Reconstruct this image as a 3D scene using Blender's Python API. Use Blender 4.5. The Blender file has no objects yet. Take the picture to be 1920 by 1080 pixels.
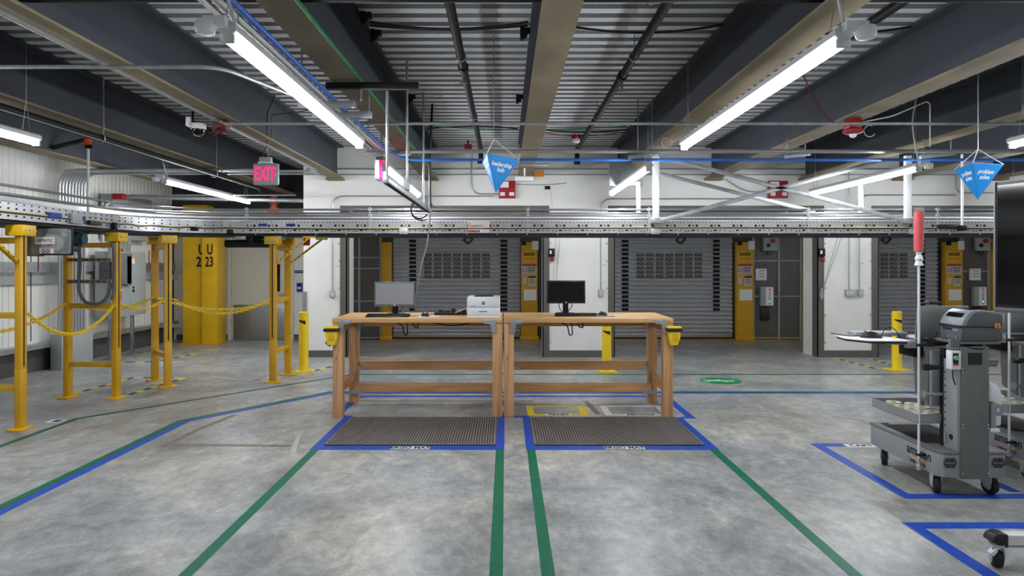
import bpy, bmesh, math, random
from mathutils import Vector, Matrix
R = math.radians
random.seed(7)
scene = bpy.context.scene
COL = scene.collection

# ------------------------------------------------------------------ camera, world, exposure
CAM_H = 1.362
cd = bpy.data.cameras.new('camera')
cam = bpy.data.objects.new('camera', cd); COL.objects.link(cam)
cam.location = (0, 0, CAM_H); cam.rotation_euler = (R(90), 0, 0)
cd.sensor_width = 36; cd.lens = 24; cd.clip_start = 0.05
cd.shift_x = (960 - 948) / 1920; cd.shift_y = (497 - 540) / 1920
scene.camera = cam
w = bpy.data.worlds.new('world'); scene.world = w; w.use_nodes = True
w.node_tree.nodes['Background'].inputs[0].default_value = (.8, .85, 1, 1)
w.node_tree.nodes['Background'].inputs[1].default_value = 0.02
vs = scene.view_settings
vs.view_transform = 'Standard'; vs.look = 'None'; vs.gamma = 1; vs.use_curve_mapping = False
vs.exposure = 1.1
scene.cycles.max_bounces = 8; scene.cycles.glossy_bounces = 3; scene.cycles.transparent_max_bounces = 6
LAMP = 32.0          # radiance of a strip-light lens (far rows boosted, near rows lowered, to even out the light)

# ------------------------------------------------------------------ helpers
F = 1280.0
def W(px, py, Y):                       # point at real depth Y seen at picture position px, py
    return ((px - 948) / F * Y, Y, CAM_H - (py - 497) / F * Y)
def FL(px, py):                         # point on the floor
    Y = CAM_H * F / (py - 497)
    return ((px - 948) / F * Y, Y)
def lin(c):
    return tuple(((v / 255) / 12.92 if v <= 10 else (((v / 255) + .055) / 1.055) ** 2.4) for v in c)

def mat(name, rgb, rough=.5, metal=0., var=.08, scale=9., bump=0., stretch=(1, 1, 1), spec=.5, alpha=1., emit=None, coat=0.):
    m = bpy.data.materials.new(name); m.use_nodes = True
    nt = m.node_tree; N = nt.nodes; L = nt.links
    b = N['Principled BSDF']
    c = lin(rgb)
    tc = N.new('ShaderNodeTexCoord'); mp = N.new('ShaderNodeMapping'); mp.inputs['Scale'].default_value = stretch
    nz = N.new('ShaderNodeTexNoise'); nz.inputs['Scale'].default_value = scale; nz.inputs['Detail'].default_value = 2
    L.new(tc.outputs['Object'], mp.inputs[0]); L.new(mp.outputs[0], nz.inputs['Vector'])
    cr = N.new('ShaderNodeValToRGB')
    cr.color_ramp.elements[0].position = .3; cr.color_ramp.elements[1].position = .7
    cr.color_ramp.elements[0].color = tuple(max(0, v * (1 - var)) for v in c) + (1,)
    cr.color_ramp.elements[1].color = tuple(min(1, v * (1 + var)) for v in c) + (1,)
    L.new(nz.outputs['Fac'], cr.inputs[0]); L.new(cr.outputs[0], b.inputs['Base Color'])
    b.inputs['Roughness'].default_value = rough; b.inputs['Metallic'].default_value = metal
    b.inputs['Specular IOR Level'].default_value = spec; b.inputs['Alpha'].default_value = alpha
    b.inputs['Coat Weight'].default_value = coat
    if bump:
        bp = N.new('ShaderNodeBump'); bp.inputs['Strength'].default_value = bump; bp.inputs['Distance'].default_value = .01
        L.new(nz.outputs['Fac'], bp.inputs['Height']); L.new(bp.outputs[0], b.inputs['Normal'])
    if emit:
        b.inputs['Emission Color'].default_value = lin(emit[0]) + (1,); b.inputs['Emission Strength'].default_value = emit[1]
    return m

def concrete():
    m = bpy.data.materials.new('polished_concrete'); m.use_nodes = True
    nt = m.node_tree; N = nt.nodes; L = nt.links; b = N['Principled BSDF']
    tc = N.new('ShaderNodeTexCoord')
    def noise(scale, detail=6, rough=.6, st=(1, 1, 1), dist=0.):
        mp = N.new('ShaderNodeMapping'); mp.inputs['Scale'].default_value = st
        n = N.new('ShaderNodeTexNoise'); n.inputs['Scale'].default_value = scale; n.inputs['Detail'].default_value = detail
        n.inputs['Roughness'].default_value = rough; n.inputs['Distortion'].default_value = dist
        L.new(tc.outputs['Object'], mp.inputs[0]); L.new(mp.outputs[0], n.inputs['Vector']); return n
    def ramp(src, stops):
        r = N.new('ShaderNodeValToRGB'); e = r.color_ramp.elements
        e[0].position, e[0].color = stops[0][0], tuple(stops[0][1]) + (1,)
        e[1].position, e[1].color = stops[-1][0], tuple(stops[-1][1]) + (1,)
        for p, c in stops[1:-1]: e.new(p).color = tuple(c) + (1,)
        L.new(src, r.inputs[0]); return r
    def mix(a, bb, fac, mode='MIX'):
        x = N.new('ShaderNodeMix'); x.data_type = 'RGBA'; x.blend_type = mode
        L.new(a, x.inputs['A']); L.new(bb, x.inputs['B'])
        if isinstance(fac, float): x.inputs['Factor'].default_value = fac
        else: L.new(fac, x.inputs['Factor'])
        return x
    n1 = noise(.9, 6, .66, dist=1.4); n2 = noise(3.4, 6, .72, (1, .7, 1), 1.0); n3 = noise(70, 1, .6); n4 = noise(.55, 4, .55, dist=.6); n5 = noise(15, 5, .8, (1, .6, 1))
    base = ramp(n1.outputs['Fac'], [(.36, lin((126, 129, 132))), (.46, lin((150, 152, 153))), (.54, lin((166, 166, 164))), (.66, lin((190, 188, 180)))])
    tint = ramp(n4.outputs['Fac'], [(.42, lin((150, 158, 167))), (.58, lin((172, 168, 157)))])
    c = mix(base.outputs[0], tint.outputs[0], .34)
    for nn_, p0, p1, lo, hi, f_ in ((n2, .36, .64, .70, 1.28, .85), (n5, .36, .64, .72, 1.26, .8), (n3, .3, .7, .88, 1.12, .6)):
        k = ramp(nn_.outputs['Fac'], [(p0, (lo,) * 3), (p1, (hi, hi, hi * .98))])
        c = mix(c.outputs['Result'], k.outputs[0], f_, 'MULTIPLY')
    # pale worn patches and fine scratches
    pt = ramp(noise(1.3, 6, .8, dist=1.5).outputs['Fac'], [(.56, (0, 0, 0)), (.66, (.16, .155, .14))])
    c = mix(c.outputs['Result'], pt.outputs[0], .55, 'ADD')
    for st in ((1, .05, 1), (.06, 1, 1)):
        sc = ramp(noise(5, 1, .3, st, .6).outputs['Fac'], [(.494, (0, 0, 0)), (.5, (.2, .2, .2)), (.506, (0, 0, 0))])
        gate = ramp(noise(1.1, 2, .5).outputs['Fac'], [(.50, (0, 0, 0)), (.56, (1, 1, 1))])
        gm = mix(sc.outputs[0], gate.outputs[0], 1.0, 'MULTIPLY')
        c = mix(c.outputs['Result'], gm.outputs['Result'], .35, 'ADD')
    L.new(c.outputs['Result'], b.inputs['Base Color'])
    rr = ramp(n2.outputs['Fac'], [(.3, (.31,) * 3), (.7, (.40,) * 3)])
    L.new(rr.outputs[0], b.inputs['Roughness'])
    b.inputs['Specular IOR Level'].default_value = .38
    bp = N.new('ShaderNodeBump'); bp.inputs['Strength'].default_value = .05; bp.inputs['Distance'].default_value = .004
    L.new(n3.outputs['Fac'], bp.inputs['Height']); L.new(bp.outputs[0], b.inputs['Normal'])
    return m

def wood(name, dark, light, axis=0):
    m = bpy.data.materials.new(name); m.use_nodes = True
    nt = m.node_tree; N = nt.nodes; L = nt.links; b = N['Principled BSDF']
    tc = N.new('ShaderNodeTexCoord'); mp = N.new('ShaderNodeMapping')
    s = [22, 22, 22]; s[axis] = 1.2; mp.inputs['Scale'].default_value = s
    n = N.new('ShaderNodeTexNoise'); n.inputs['Scale'].default_value = 1; n.inputs['Detail'].default_value = 7; n.inputs['Distortion'].default_value = .6
    L.new(tc.outputs['Object'], mp.inputs[0]); L.new(mp.outputs[0], n.inputs['Vector'])
    r = N.new('ShaderNodeValToRGB'); r.color_ramp.elements[0].position = .32; r.color_ramp.elements[1].position = .66
    r.color_ramp.elements[0].color = lin(dark) + (1,); r.color_ramp.elements[1].color = lin(light) + (1,)
    L.new(n.outputs['Fac'], r.inputs[0])
    mp2 = N.new('ShaderNodeMapping'); s2 = [9, 9, 9]; s2[axis] = 3; mp2.inputs['Scale'].default_value = s2
    v = N.new('ShaderNodeTexVoronoi'); v.inputs['Scale'].default_value = .8
    L.new(tc.outputs['Object'], mp2.inputs[0]); L.new(mp2.outputs[0], v.inputs['Vector'])
    k = N.new('ShaderNodeValToRGB'); k.color_ramp.elements[0].position = .05; k.color_ramp.elements[1].position = .11
    k.color_ramp.elements[0].color = (.3, .2, .12, 1); k.color_ramp.elements[1].color = (1, 1, 1, 1)
    L.new(v.outputs['Distance'], k.inputs[0])
    x = N.new('ShaderNodeMix'); x.data_type = 'RGBA'; x.blend_type = 'MULTIPLY'; x.inputs['Factor'].default_value = .6
    L.new(r.outputs[0], x.inputs['A']); L.new(k.outputs[0], x.inputs['B']); L.new(x.outputs['Result'], b.inputs['Base Color'])
    b.inputs['Roughness'].default_value = .55; b.inputs['Specular IOR Level'].default_value = .3
    return m

M = {}
M['concrete'] = concrete()
M['white_wall'] = mat('white_wall_paint', (240, 239, 235), .55, var=.03, scale=3)
M['wall_frame'] = mat('grey_brown_steel_frame', (98, 94, 88), .5, var=.08)
M['base_grey'] = mat('grey_rubber_base', (96, 94, 91), .6)
M['panel_white'] = mat('white_metal_panel', (230, 229, 223), .45, var=.04, scale=2)
M['galv'] = mat('galvanized_steel', (176, 180, 182), .38, .75, var=.16, scale=14)
M['galv_bright'] = mat('bright_galvanized_steel', (182, 185, 186), .36, .5, var=.08, scale=20)
M['alu'] = mat('satin_aluminium', (172, 173, 175), .34, .7, var=.05)
M['white_steel'] = mat('white_painted_steel', (226, 227, 226), .4, var=.03)
M['deck'] = mat('galvanized_deck', (232, 234, 236), .4, .1, var=.07, scale=5, stretch=(.3, 3, 1))
M['beam'] = mat('dark_blue_grey_beam_paint', (60, 64, 72), .5, var=.10, scale=2.2)
M['flange'] = mat('tan_flange', (128, 116, 92), .75, var=.22, scale=4, stretch=(1, .5, 1))
M['black'] = mat('black_paint', (15, 15, 16), .5, var=.2, spec=.3)
M['black_plastic'] = mat('black_plastic', (26, 26, 28), .45, var=.1)
M['rubber'] = mat('black_rubber', (32, 32, 34), .75, var=.15)
M['dark'] = mat('dark_slot', (14, 14, 15), .8)
M['dark_wall'] = mat('dark_grey_wall', (84, 82, 80), .6, var=.1, scale=2)
M['yellow'] = mat('safety_yellow_paint', (228, 180, 22), .4, var=.07, scale=5)
M['yellow_deep'] = mat('amber_yellow_paint', (210, 160, 30), .45, var=.08, scale=5)
M['yellow_bright'] = mat('bright_yellow_plastic', (250, 214, 30), .45, var=.05)
M['tape_yellow'] = mat('yellow_floor_tape', (236, 214, 40), .5, var=.06)
M['tape_blue'] = mat('blue_floor_tape', (30, 78, 184), .42, var=.13, scale=18, spec=.25)
M['tape_green'] = mat('green_floor_tape', (2, 108, 76), .42, var=.14, scale=18, spec=.25)
M['tape_teal'] = mat('teal_floor_tape', (22, 90, 80), .45, var=.12, scale=18, spec=.25)
M['tape_white'] = mat('white_floor_tape', (228, 229, 230), .5, var=.05)
M['paper'] = mat('white_label', (235, 235, 232), .55, var=.02)
M['paper_grey'] = mat('grey_paper', (200, 198, 196), .6, var=.04)
M['deck_web'] = mat('shaded_deck_web', (158, 160, 163), .5, .1, var=.12, scale=60)  # recess shade put into the colour of the rib webs and tops
M['dark_red'] = mat('dark_red_wire', (104, 18, 28), .5)
M['white_matte'] = mat('white_matte_strut', (206, 208, 208), .5, var=.03)
M['residue'] = mat('brown_tape_residue', (122, 113, 99), .5, var=.2, scale=14)
M['scuff'] = mat('pale_floor_scuff', (186, 186, 182), .5, var=.12, scale=20)
M['cable_yellow'] = mat('pale_yellow_cable', (198, 182, 84), .5)
M['sheet'] = mat('bright_sheet_metal', (222, 224, 225), .28, .35, var=.04)
M['fork'] = mat('light_grey_caster_fork', (178, 182, 184), .4, var=.04)
M['ink'] = mat('black_print', (18, 18, 20), .6)
M['ink_blue'] = mat('blue_print', (40, 62, 150), .6)
M['ink_red'] = mat('red_print', (186, 40, 34), .6)
M['ink_orange'] = mat('orange_print', (240, 150, 50), .6)
M['ink_white'] = mat('white_print', (250, 252, 255), .5, var=0)
M['red'] = mat('red_enamel', (158, 18, 24), .4, var=.1)
M['red_foam'] = mat('red_foam', (232, 24, 44), .5, var=.12, scale=30)
M['orange_lens'] = mat('orange_beacon_lens', (240, 96, 26), .3, var=.05)
M['rust'] = mat('orange_red_pipe_fitting', (172, 66, 34), .5, var=.15)
M['wood_x'] = wood('pine_grain_x', (186, 134, 86), (220, 174, 124), 0)
M['wood_y'] = wood('pine_grain_y', (174, 122, 78), (208, 162, 114), 1)
M['wood_z'] = wood('pine_grain_z', (186, 134, 88), (218, 172, 124), 2)
M['top_wood'] = wood('plywood_top', (198, 152, 98), (224, 184, 130), 0)
M['mat_rubber'] = mat('grey_brown_rubber', (124, 118, 114), .7, var=.14, scale=12)
M['mat_dark'] = mat('dark_rubber_groove', (66, 63, 61), .8, var=.1)
M['cart'] = mat('cart_grey_enamel', (148, 152, 154), .42, var=.05)
M['cart_dark'] = mat('cart_dark_grey_enamel', (110, 113, 110), .45, var=.06)
M['cart_top'] = mat('cart_grey_plastic_top', (120, 118, 120), .5, var=.05)
M['printer_grey'] = mat('printer_dark_grey_plastic', (90, 94, 98), .45, var=.04)
M['printer_light'] = mat('printer_mid_grey_plastic', (142, 148, 156), .32, var=.04)
M['white_plastic'] = mat('white_plastic', (236, 236, 238), .4, var=.02)
M['grey_plastic'] = mat('grey_plastic', (150, 152, 156), .45, var=.04)
M['lap_grey'] = mat('laptop_grey_lid', (142, 146, 144), .4, .2, var=.03)
M['screen'] = mat('black_screen_glass', (8, 8, 9), .06, var=0, spec=.35)
M['screen_glare'] = mat('glare_screen_glass', (158, 161, 168), .2, var=.04, scale=2)  # reflected light painted into the left monitor's base colour
M['slat'] = mat('grey_door_slat', (192, 194, 198), .42, .2, var=.06, scale=3)
M['slat_alu'] = mat('door_bottom_bar', (168, 170, 172), .4, .4, var=.08)
M['win_slot'] = mat('amber_tinted_window', (128, 124, 112), .2, var=.3, scale=6)
M['door_beige'] = mat('beige_door_paint', (224, 221, 208), .5, var=.02)
M['stainless'] = mat('brushed_stainless', (176, 177, 178), .35, .7, var=.08, scale=6, stretch=(12, 1, .3))
M['elec'] = mat('grey_electrical_enamel', (158, 164, 164), .45, var=.04)
M['elec_dark'] = mat('dark_grey_electrical_enamel', (104, 110, 112), .45, var=.05)
M['hose'] = mat('grey_flex_conduit', (96, 98, 98), .5, var=.1, scale=40)
M['motor'] = mat('teal_motor_enamel', (20, 54, 66), .4, var=.1)
M['blue_pipe'] = mat('blue_air_pipe', (42, 106, 198), .35, var=.05)
M['blue_sign'] = mat('bright_blue_card', (16, 142, 224), .45, var=.03)
M['blue_light'] = mat('pale_blue_card', (150, 200, 250), .4, var=.03)
M['green_wire'] = mat('green_wire', (10, 130, 70), .45)
M['green_sign'] = mat('green_floor_sign', (18, 148, 84), .45, var=.08)
M['chain'] = mat('yellow_plastic_chain', (240, 206, 34), .4, var=.05)
M['cord_white'] = mat('white_cord', (214, 214, 210), .5)
M['tape_roll'] = mat('cream_label_roll', (232, 226, 196), .6, var=.06, scale=20)
M['clear'] = mat('clear_plastic_guard', (205, 212, 212), .12, var=.02, alpha=.32)
M['clear_film'] = mat('clear_plastic_bag', (235, 236, 238), .2, var=.03, alpha=.14)
M['mesh_panel'] = mat('smoky_partition_panel', (96, 92, 86), .4, var=.12, scale=3)
M['lens'] = mat('lit_lamp_lens', (255, 255, 255), .4, var=0, emit=((246, 250, 255), LAMP * .92))
M['lens_boosted'] = mat('boosted_lamp_lens', (255, 255, 255), .4, var=0, emit=((246, 250, 255), LAMP * 1.42))  # far lamps boosted to brighten the back of the room
M['exit_pink'] = mat('lit_exit_letters', (240, 40, 110), .4, var=0, emit=((255, 34, 104), .5))
M['exit_face'] = mat('exit_sign_face', (164, 168, 176), .5, var=.02)
M['led_green'] = mat('green_indicator', (90, 220, 170), .4, emit=((90, 230, 180), .8))
M['button_green'] = mat('green_push_button', (120, 206, 168), .35)

for k_ in ('exit_pink', 'led_green'): M[k_].cycles.emission_sampling = 'NONE'
scene.cycles.adaptive_threshold = .02

def rootloc(o):
    v = Vector((0, 0, 0))
    while o is not None:
        v += o.location; o = o.parent
    return v

class MB:
    def __init__(s): s.v = []; s.f = []; s.m = []; s.mi = 0
    def add(s, vs, fs):
        n = len(s.v); s.v += [tuple(p) for p in vs]
        for f in fs: s.f.append(tuple(i + n for i in f)); s.m.append(s.mi)
        return s
    def box(s, x0, x1, y0, y1, z0, z1):
        return s.add([(x0, y0, z0), (x1, y0, z0), (x1, y1, z0), (x0, y1, z0), (x0, y0, z1), (x1, y0, z1), (x1, y1, z1), (x0, y1, z1)],
                     [(0, 3, 2, 1), (4, 5, 6, 7), (0, 1, 5, 4), (1, 2, 6, 5), (2, 3, 7, 6), (3, 0, 4, 7)])
    def cbox(s, c, d): 
        return s.box(c[0] - d[0] / 2, c[0] + d[0] / 2, c[1] - d[1] / 2, c[1] + d[1] / 2, c[2] - d[2] / 2, c[2] + d[2] / 2)
    def bar(s, p0, p1, w, h, up=(0, 0, 1)):          # box of section w x h from p0 to p1
        p0 = Vector(p0); p1 = Vector(p1); d = (p1 - p0).normalized(); u = Vector(up)
        if abs(d.dot(u)) > .98: u = Vector((0, 1, 0))
        a = d.cross(u).normalized(); b = a.cross(d).normalized()
        q = [(-w / 2, -h / 2), (w / 2, -h / 2), (w / 2, h / 2), (-w / 2, h / 2)]
        vs = [p + a * x + b * y for p in (p0, p1) for x, y in q]
        return s.add(vs, [(0, 1, 2, 3), (7, 6, 5, 4), (0, 4, 5, 1), (1, 5, 6, 2), (2, 6, 7, 3), (3, 7, 4, 0)])
    def cyl(s, p0, p1, r, r1=None, n=16):
        p0 = Vector(p0); p1 = Vector(p1); d = (p1 - p0).normalized(); u = Vector((0, 0, 1)) if abs(d.z) < .9 else Vector((1, 0, 0))
        a = d.cross(u).normalized(); b = d.cross(a); r1 = r if r1 is None else r1
        vs = []
        for p, q in ((p0, r), (p1, r1)):
            for k in range(n):
                t = 2 * math.pi * k / n; vs.append(p + a * (q * math.cos(t)) + b * (q * math.sin(t)))
        fs = [(k, (k + 1) % n, n + (k + 1) % n, n + k) for k in range(n)] + [tuple(range(n - 1, -1, -1)), tuple(range(n, 2 * n))]
        return s.add(vs, fs)
    def tube(s, path, r, n=8, closed=False):
        P = [Vector(p) for p in path]; k = len(P); rings = []
        T = []
        for i in range(k):
            a = P[i - 1] if (i or closed) else P[0]; b = P[(i + 1) % k] if (i < k - 1 or closed) else P[-1]
            T.append((b - a).normalized())
        u = Vector((0, 0, 1)) if abs(T[0].z) < .9 else Vector((1, 0, 0))
        nrm = (u - T[0] * u.dot(T[0])).normalized(); vs = []
        for i in range(k):
            nrm = (nrm - T[i] * nrm.dot(T[i])).normalized(); bi = T[i].cross(nrm)
            for j in range(n):
                t = 2 * math.pi * j / n; vs.append(P[i] + nrm * (r * math.cos(t)) + bi * (r * math.sin(t)))
        fs = []
        for i in range(k if closed else k - 1):
            a = i * n; b = ((i + 1) % k) * n
            for j in range(n): fs.append((a + j, a + (j + 1) % n, b + (j + 1) % n, b + j))
        if not closed: fs += [tuple(range(n - 1, -1, -1)), tuple(range((k - 1) * n, k * n))]
        return s.add(vs, fs)
    def prism(s, pts, axis, a0, a1):
        def mk(u, v, t): return {'x': (t, u, v), 'y': (u, t, v), 'z': (u, v, t)}[axis]
        n = len(pts)
        vs = [mk(u, v, a0) for u, v in pts] + [mk(u, v, a1) for u, v in pts]
        return s.add(vs, [tuple(range(n)), tuple(range(2 * n - 1, n - 1, -1))] + [(k, n + k, n + (k + 1) % n, (k + 1) % n) for k in range(n)])
    def lathe(s, prof, c=(0, 0, 0), n=20, axis='z'):
        vs = []; k = len(prof)
        for r, h in prof:
            for j in range(n):
                t = 2 * math.pi * j / n; a, b = r * math.cos(t), r * math.sin(t)
                p = {'z': (a, b, h), 'y': (a, h, b), 'x': (h, a, b)}[axis]
                vs.append((p[0] + c[0], p[1] + c[1], p[2] + c[2]))
        fs = [(i * n + j, i * n + (j + 1) % n, (i + 1) * n + (j + 1) % n, (i + 1) * n + j) for i in range(k - 1) for j in range(n)]
        fs += [tuple(range(n - 1, -1, -1)), tuple(range((k - 1) * n, k * n))]
        return s.add(vs, fs)
    def xf(s, mx):
        s.v = [tuple(mx @ Vector(p)) for p in s.v]; return s
    def mesh(s, name, mats, org=(0, 0, 0), bevel=0, smooth=True):
        me = bpy.data.meshes.new(name)
        o = Vector(org)
        me.from_pydata([Vector(p) - o for p in s.v], [], s.f)
        for mm in (mats if isinstance(mats, (list, tuple)) else [mats]): me.materials.append(M[mm] if isinstance(mm, str) else mm)
        me.polygons.foreach_set('material_index', s.m)
        bm = bmesh.new(); bm.from_mesh(me)
        bmesh.ops.recalc_face_normals(bm, faces=bm.faces)
        if bevel:
            es = [e for e in bm.edges if len(e.link_faces) == 2 and e.calc_face_angle(0) > .5]
            bmesh.ops.bevel(bm, geom=es, offset=bevel, segments=2, affect='EDGES', profile=.5, clamp_overlap=True)
        bm.to_mesh(me); bm.free()
        if smooth:
            me.polygons.foreach_set('use_smooth', [True] * len(me.polygons)); me.set_sharp_from_angle(angle=R(32))
        me.update(); return me
    def build(s, name, mats, parent=None, bevel=0, smooth=True, label=None):
        me = s.mesh(name, mats, rootloc(parent), bevel, smooth)
        o = bpy.data.objects.new(name, me); COL.objects.link(o)
        if parent is not None: o.parent = parent
        if label: o['label'] = label
        return o

def tag(o, label=None, cat=None, group=None, kind=None):
    for k, v in (('label', label), ('category', cat), ('group', group), ('kind', kind)):
        if v: o[k] = v
    return o
def thing(name, label, cat, loc=(0, 0, 0), group=None, kind=None):
    o = bpy.data.objects.new(name, None); o.empty_display_size = .1; COL.objects.link(o); o.location = loc
    return tag(o, label, cat if kind != 'structure' else None, group, kind)
def piece(name, me, parent, loc=(0, 0, 0), rot=None):
    o = bpy.data.objects.new(name, me); COL.objects.link(o); o.parent = parent
    o.location = Vector(loc) - rootloc(parent)
    if rot: o.rotation_euler = rot
    return o
def clone(root, loc, rz, label):
    r = root.copy(); COL.objects.link(r); r.location = loc; r.rotation_euler = (0, 0, rz); r['label'] = label
    for ch in list(root.children):
        c = ch.copy(); COL.objects.link(c); c.parent = r
        for g in list(ch.children):
            d = g.copy(); COL.objects.link(d); d.parent = c
    return r
def single(name, mb, mats, label, cat, group=None, bevel=0, kind=None):   # a thing of one mesh, origin at its base
    xs = [p[0] for p in mb.v]; ys = [p[1] for p in mb.v]; zs = [p[2] for p in mb.v]
    org = ((min(xs) + max(xs)) / 2, (min(ys) + max(ys)) / 2, min(zs))
    me = mb.mesh(name, mats, org, bevel); o = bpy.data.objects.new(name, me); COL.objects.link(o); o.location = org
    return tag(o, label, cat if kind != 'structure' else None, group, kind)

CAMF = ((1, 0, 0), (0, 0, 1)); LEFTF = ((0, -1, 0), (0, 0, 1)); RIGHTF = ((0, 1, 0), (0, 0, 1)); UPF = ((1, 0, 0), (0, 1, 0))
def text(name, s, size, at, basis, m, parent, wscale=1., ext=.0008, bold=0., shear=0., label=None, space=1., align='CENTER'):
    cu = bpy.data.curves.new('txt', 'FONT'); cu.body = s; cu.size = size; cu.align_x = align; cu.align_y = 'CENTER'
    cu.extrude = ext; cu.offset = bold; cu.shear = shear; cu.space_character = space; cu.resolution_u = 3; cu.space_line = .85
    t = bpy.data.objects.new('txt', cu); COL.objects.link(t)
    bpy.context.view_layer.update()
    me = bpy.data.meshes.new_from_object(t.evaluated_get(bpy.context.evaluated_depsgraph_get()))
    bpy.data.objects.remove(t); bpy.data.curves.remove(cu)
    x = Vector(basis[0]).normalized(); y = Vector(basis[1]).normalized(); z = x.cross(y)
    mx = Matrix((x * wscale, y, z)).transposed().to_4x4(); mx.translation = Vector(at) - (rootloc(parent) if parent else Vector((0, 0, 0)))
    me.transform(mx); me.materials.clear(); me.materials.append(M[m]); me.name = name
    o = bpy.data.objects.new(name, me); COL.objects.link(o); o.parent = parent
    if label: o['label'] = label
    return o
def arc(c, r, a0, a1, n, plane='xz'):
    out = []
    for k in range(n + 1):
        t = R(a0 + (a1 - a0) * k / n); u, v = r * math.cos(t), r * math.sin(t)
        out.append({'xz': (c[0] + u, c[1], c[2] + v), 'xy': (c[0] + u, c[1] + v, c[2]), 'yz': (c[0], c[1] + u, c[2] + v)}[plane])
    return out
def fillet(pts, r, n=5):                # polyline with rounded corners
    P = [Vector(p) for p in pts]; out = [P[0]]
    for i in range(1, len(P) - 1):
        a = (P[i - 1] - P[i]); b = (P[i + 1] - P[i]); d = min(r, a.length * .45, b.length * .45)
        p0 = P[i] + a.normalized() * d; p1 = P[i] + b.normalized() * d
        for k in range(n + 1):
            t = k / n; out.append(p0 * (1 - t) ** 2 + P[i] * 2 * t * (1 - t) + p1 * t ** 2)
    out.append(P[-1]); return out
def sagline(p0, p1, sag, n=14):
    p0 = Vector(p0); p1 = Vector(p1)
    return [p0.lerp(p1, k / n) - Vector((0, 0, sag * 4 * (k / n) * (1 - k / n))) for k in range(n + 1)]

# ================================================================== the setting
Z_BACK = 10.1; Z_DOCK = 12.66; X_LEFT = -6.05; X_RIGHT = 9.0; Y_NEAR = -6.0; DECK = 3.12; BEAM_B = 2.64
o = MB().box(X_LEFT - .3, X_RIGHT + .3, Y_NEAR - .3, 13.0, -.2, 0).build('floor', 'concrete'); tag(o, 'grey polished concrete floor slab with scuffs and mottling', kind='structure')

# ---- corrugated deck ceiling, one sheet for each bay between beams
BEAMS = [-5.27 + 1.387 * k for k in range(10)]
ceil = thing('ceiling', 'galvanized corrugated steel deck ceiling', None, (0, 0, DECK), kind='structure')
pitch = .17; prof = []
y = Y_NEAR - .2
while y < 12.9:
    prof += [(y, 0), (y + .085, 0), (y + .104, .08), (y + .151, .08)]
    y += pitch
prof.append((y, 0))
mb = MB(); n = len(prof); HW = 1.387 / 2
mb.add([(sx * HW, p[0], p[1] + t) for t in (0, .004) for sx in (-1, 1) for p in prof],
       [(k, k + 1, n + k + 1, n + k) for k in range(n - 1)] + [(2 * n + k, 3 * n + k, 3 * n + k + 1, 2 * n + k + 1) for k in range(n - 1)] +
       [(k, 2 * n + k, 2 * n + k + 1, k + 1) for k in range(n - 1)] + [(n + k, n + k + 1, 3 * n + k + 1, 3 * n + k) for k in range(n - 1)])
mb.m = [(0 if (k % 4 == 0) else 1) if k < n - 1 else 1 for k in range(len(mb.f))]
deck_me = mb.mesh('deck_sheet', ['deck', 'deck_web'], smooth=False)
for k in range(11):
    piece('deck_sheet', deck_me, ceil, (-5.27 - 1.387 / 2 + 1.387 * k, 0, DECK))

beam_names = ['wide steel ceiling beam nearest the corrugated left wall', 'steel ceiling beam with a black pipe slung beneath it',
              'steel ceiling beam with a pale conduit running under its flange', 'steel ceiling beam with a green wire along its flange',
              'steel ceiling beam over the gap between the two workbenches', 'steel ceiling beam just left of the long right-hand strip light',
              'steel ceiling beam carrying the red strobe alarm', 'steel ceiling beam above the printer cart', 'steel ceiling beam second from the right wall', 'steel ceiling beam nearest the right wall']
for k, bx in enumerate(BEAMS):
    y1 = 12.38 if bx < -3 else Z_BACK - .01
    t = thing('ceiling_beam', beam_names[k], None, (bx, 0, BEAM_B), kind='structure')
    MB().box(bx - .008, bx + .008, Y_NEAR, y1, BEAM_B + .018, DECK - .026).build('web', 'beam', t, smooth=False)
    MB().box(bx - .1, bx + .1, Y_NEAR, y1, BEAM_B, BEAM_B + .018).build('bottom_flange', 'flange', t, smooth=False)
    MB().box(bx - .1, bx + .1, Y_NEAR, y1, DECK - .026, DECK - .004).build('top_flange', 'beam', t, smooth=False)
    if bx > -3:
        MB().box(bx - .12, bx + .12, y1 - .16, y1, BEAM_B - .035, BEAM_B - .001).build('bearing_plate', 'flange', t, smooth=False)

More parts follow.
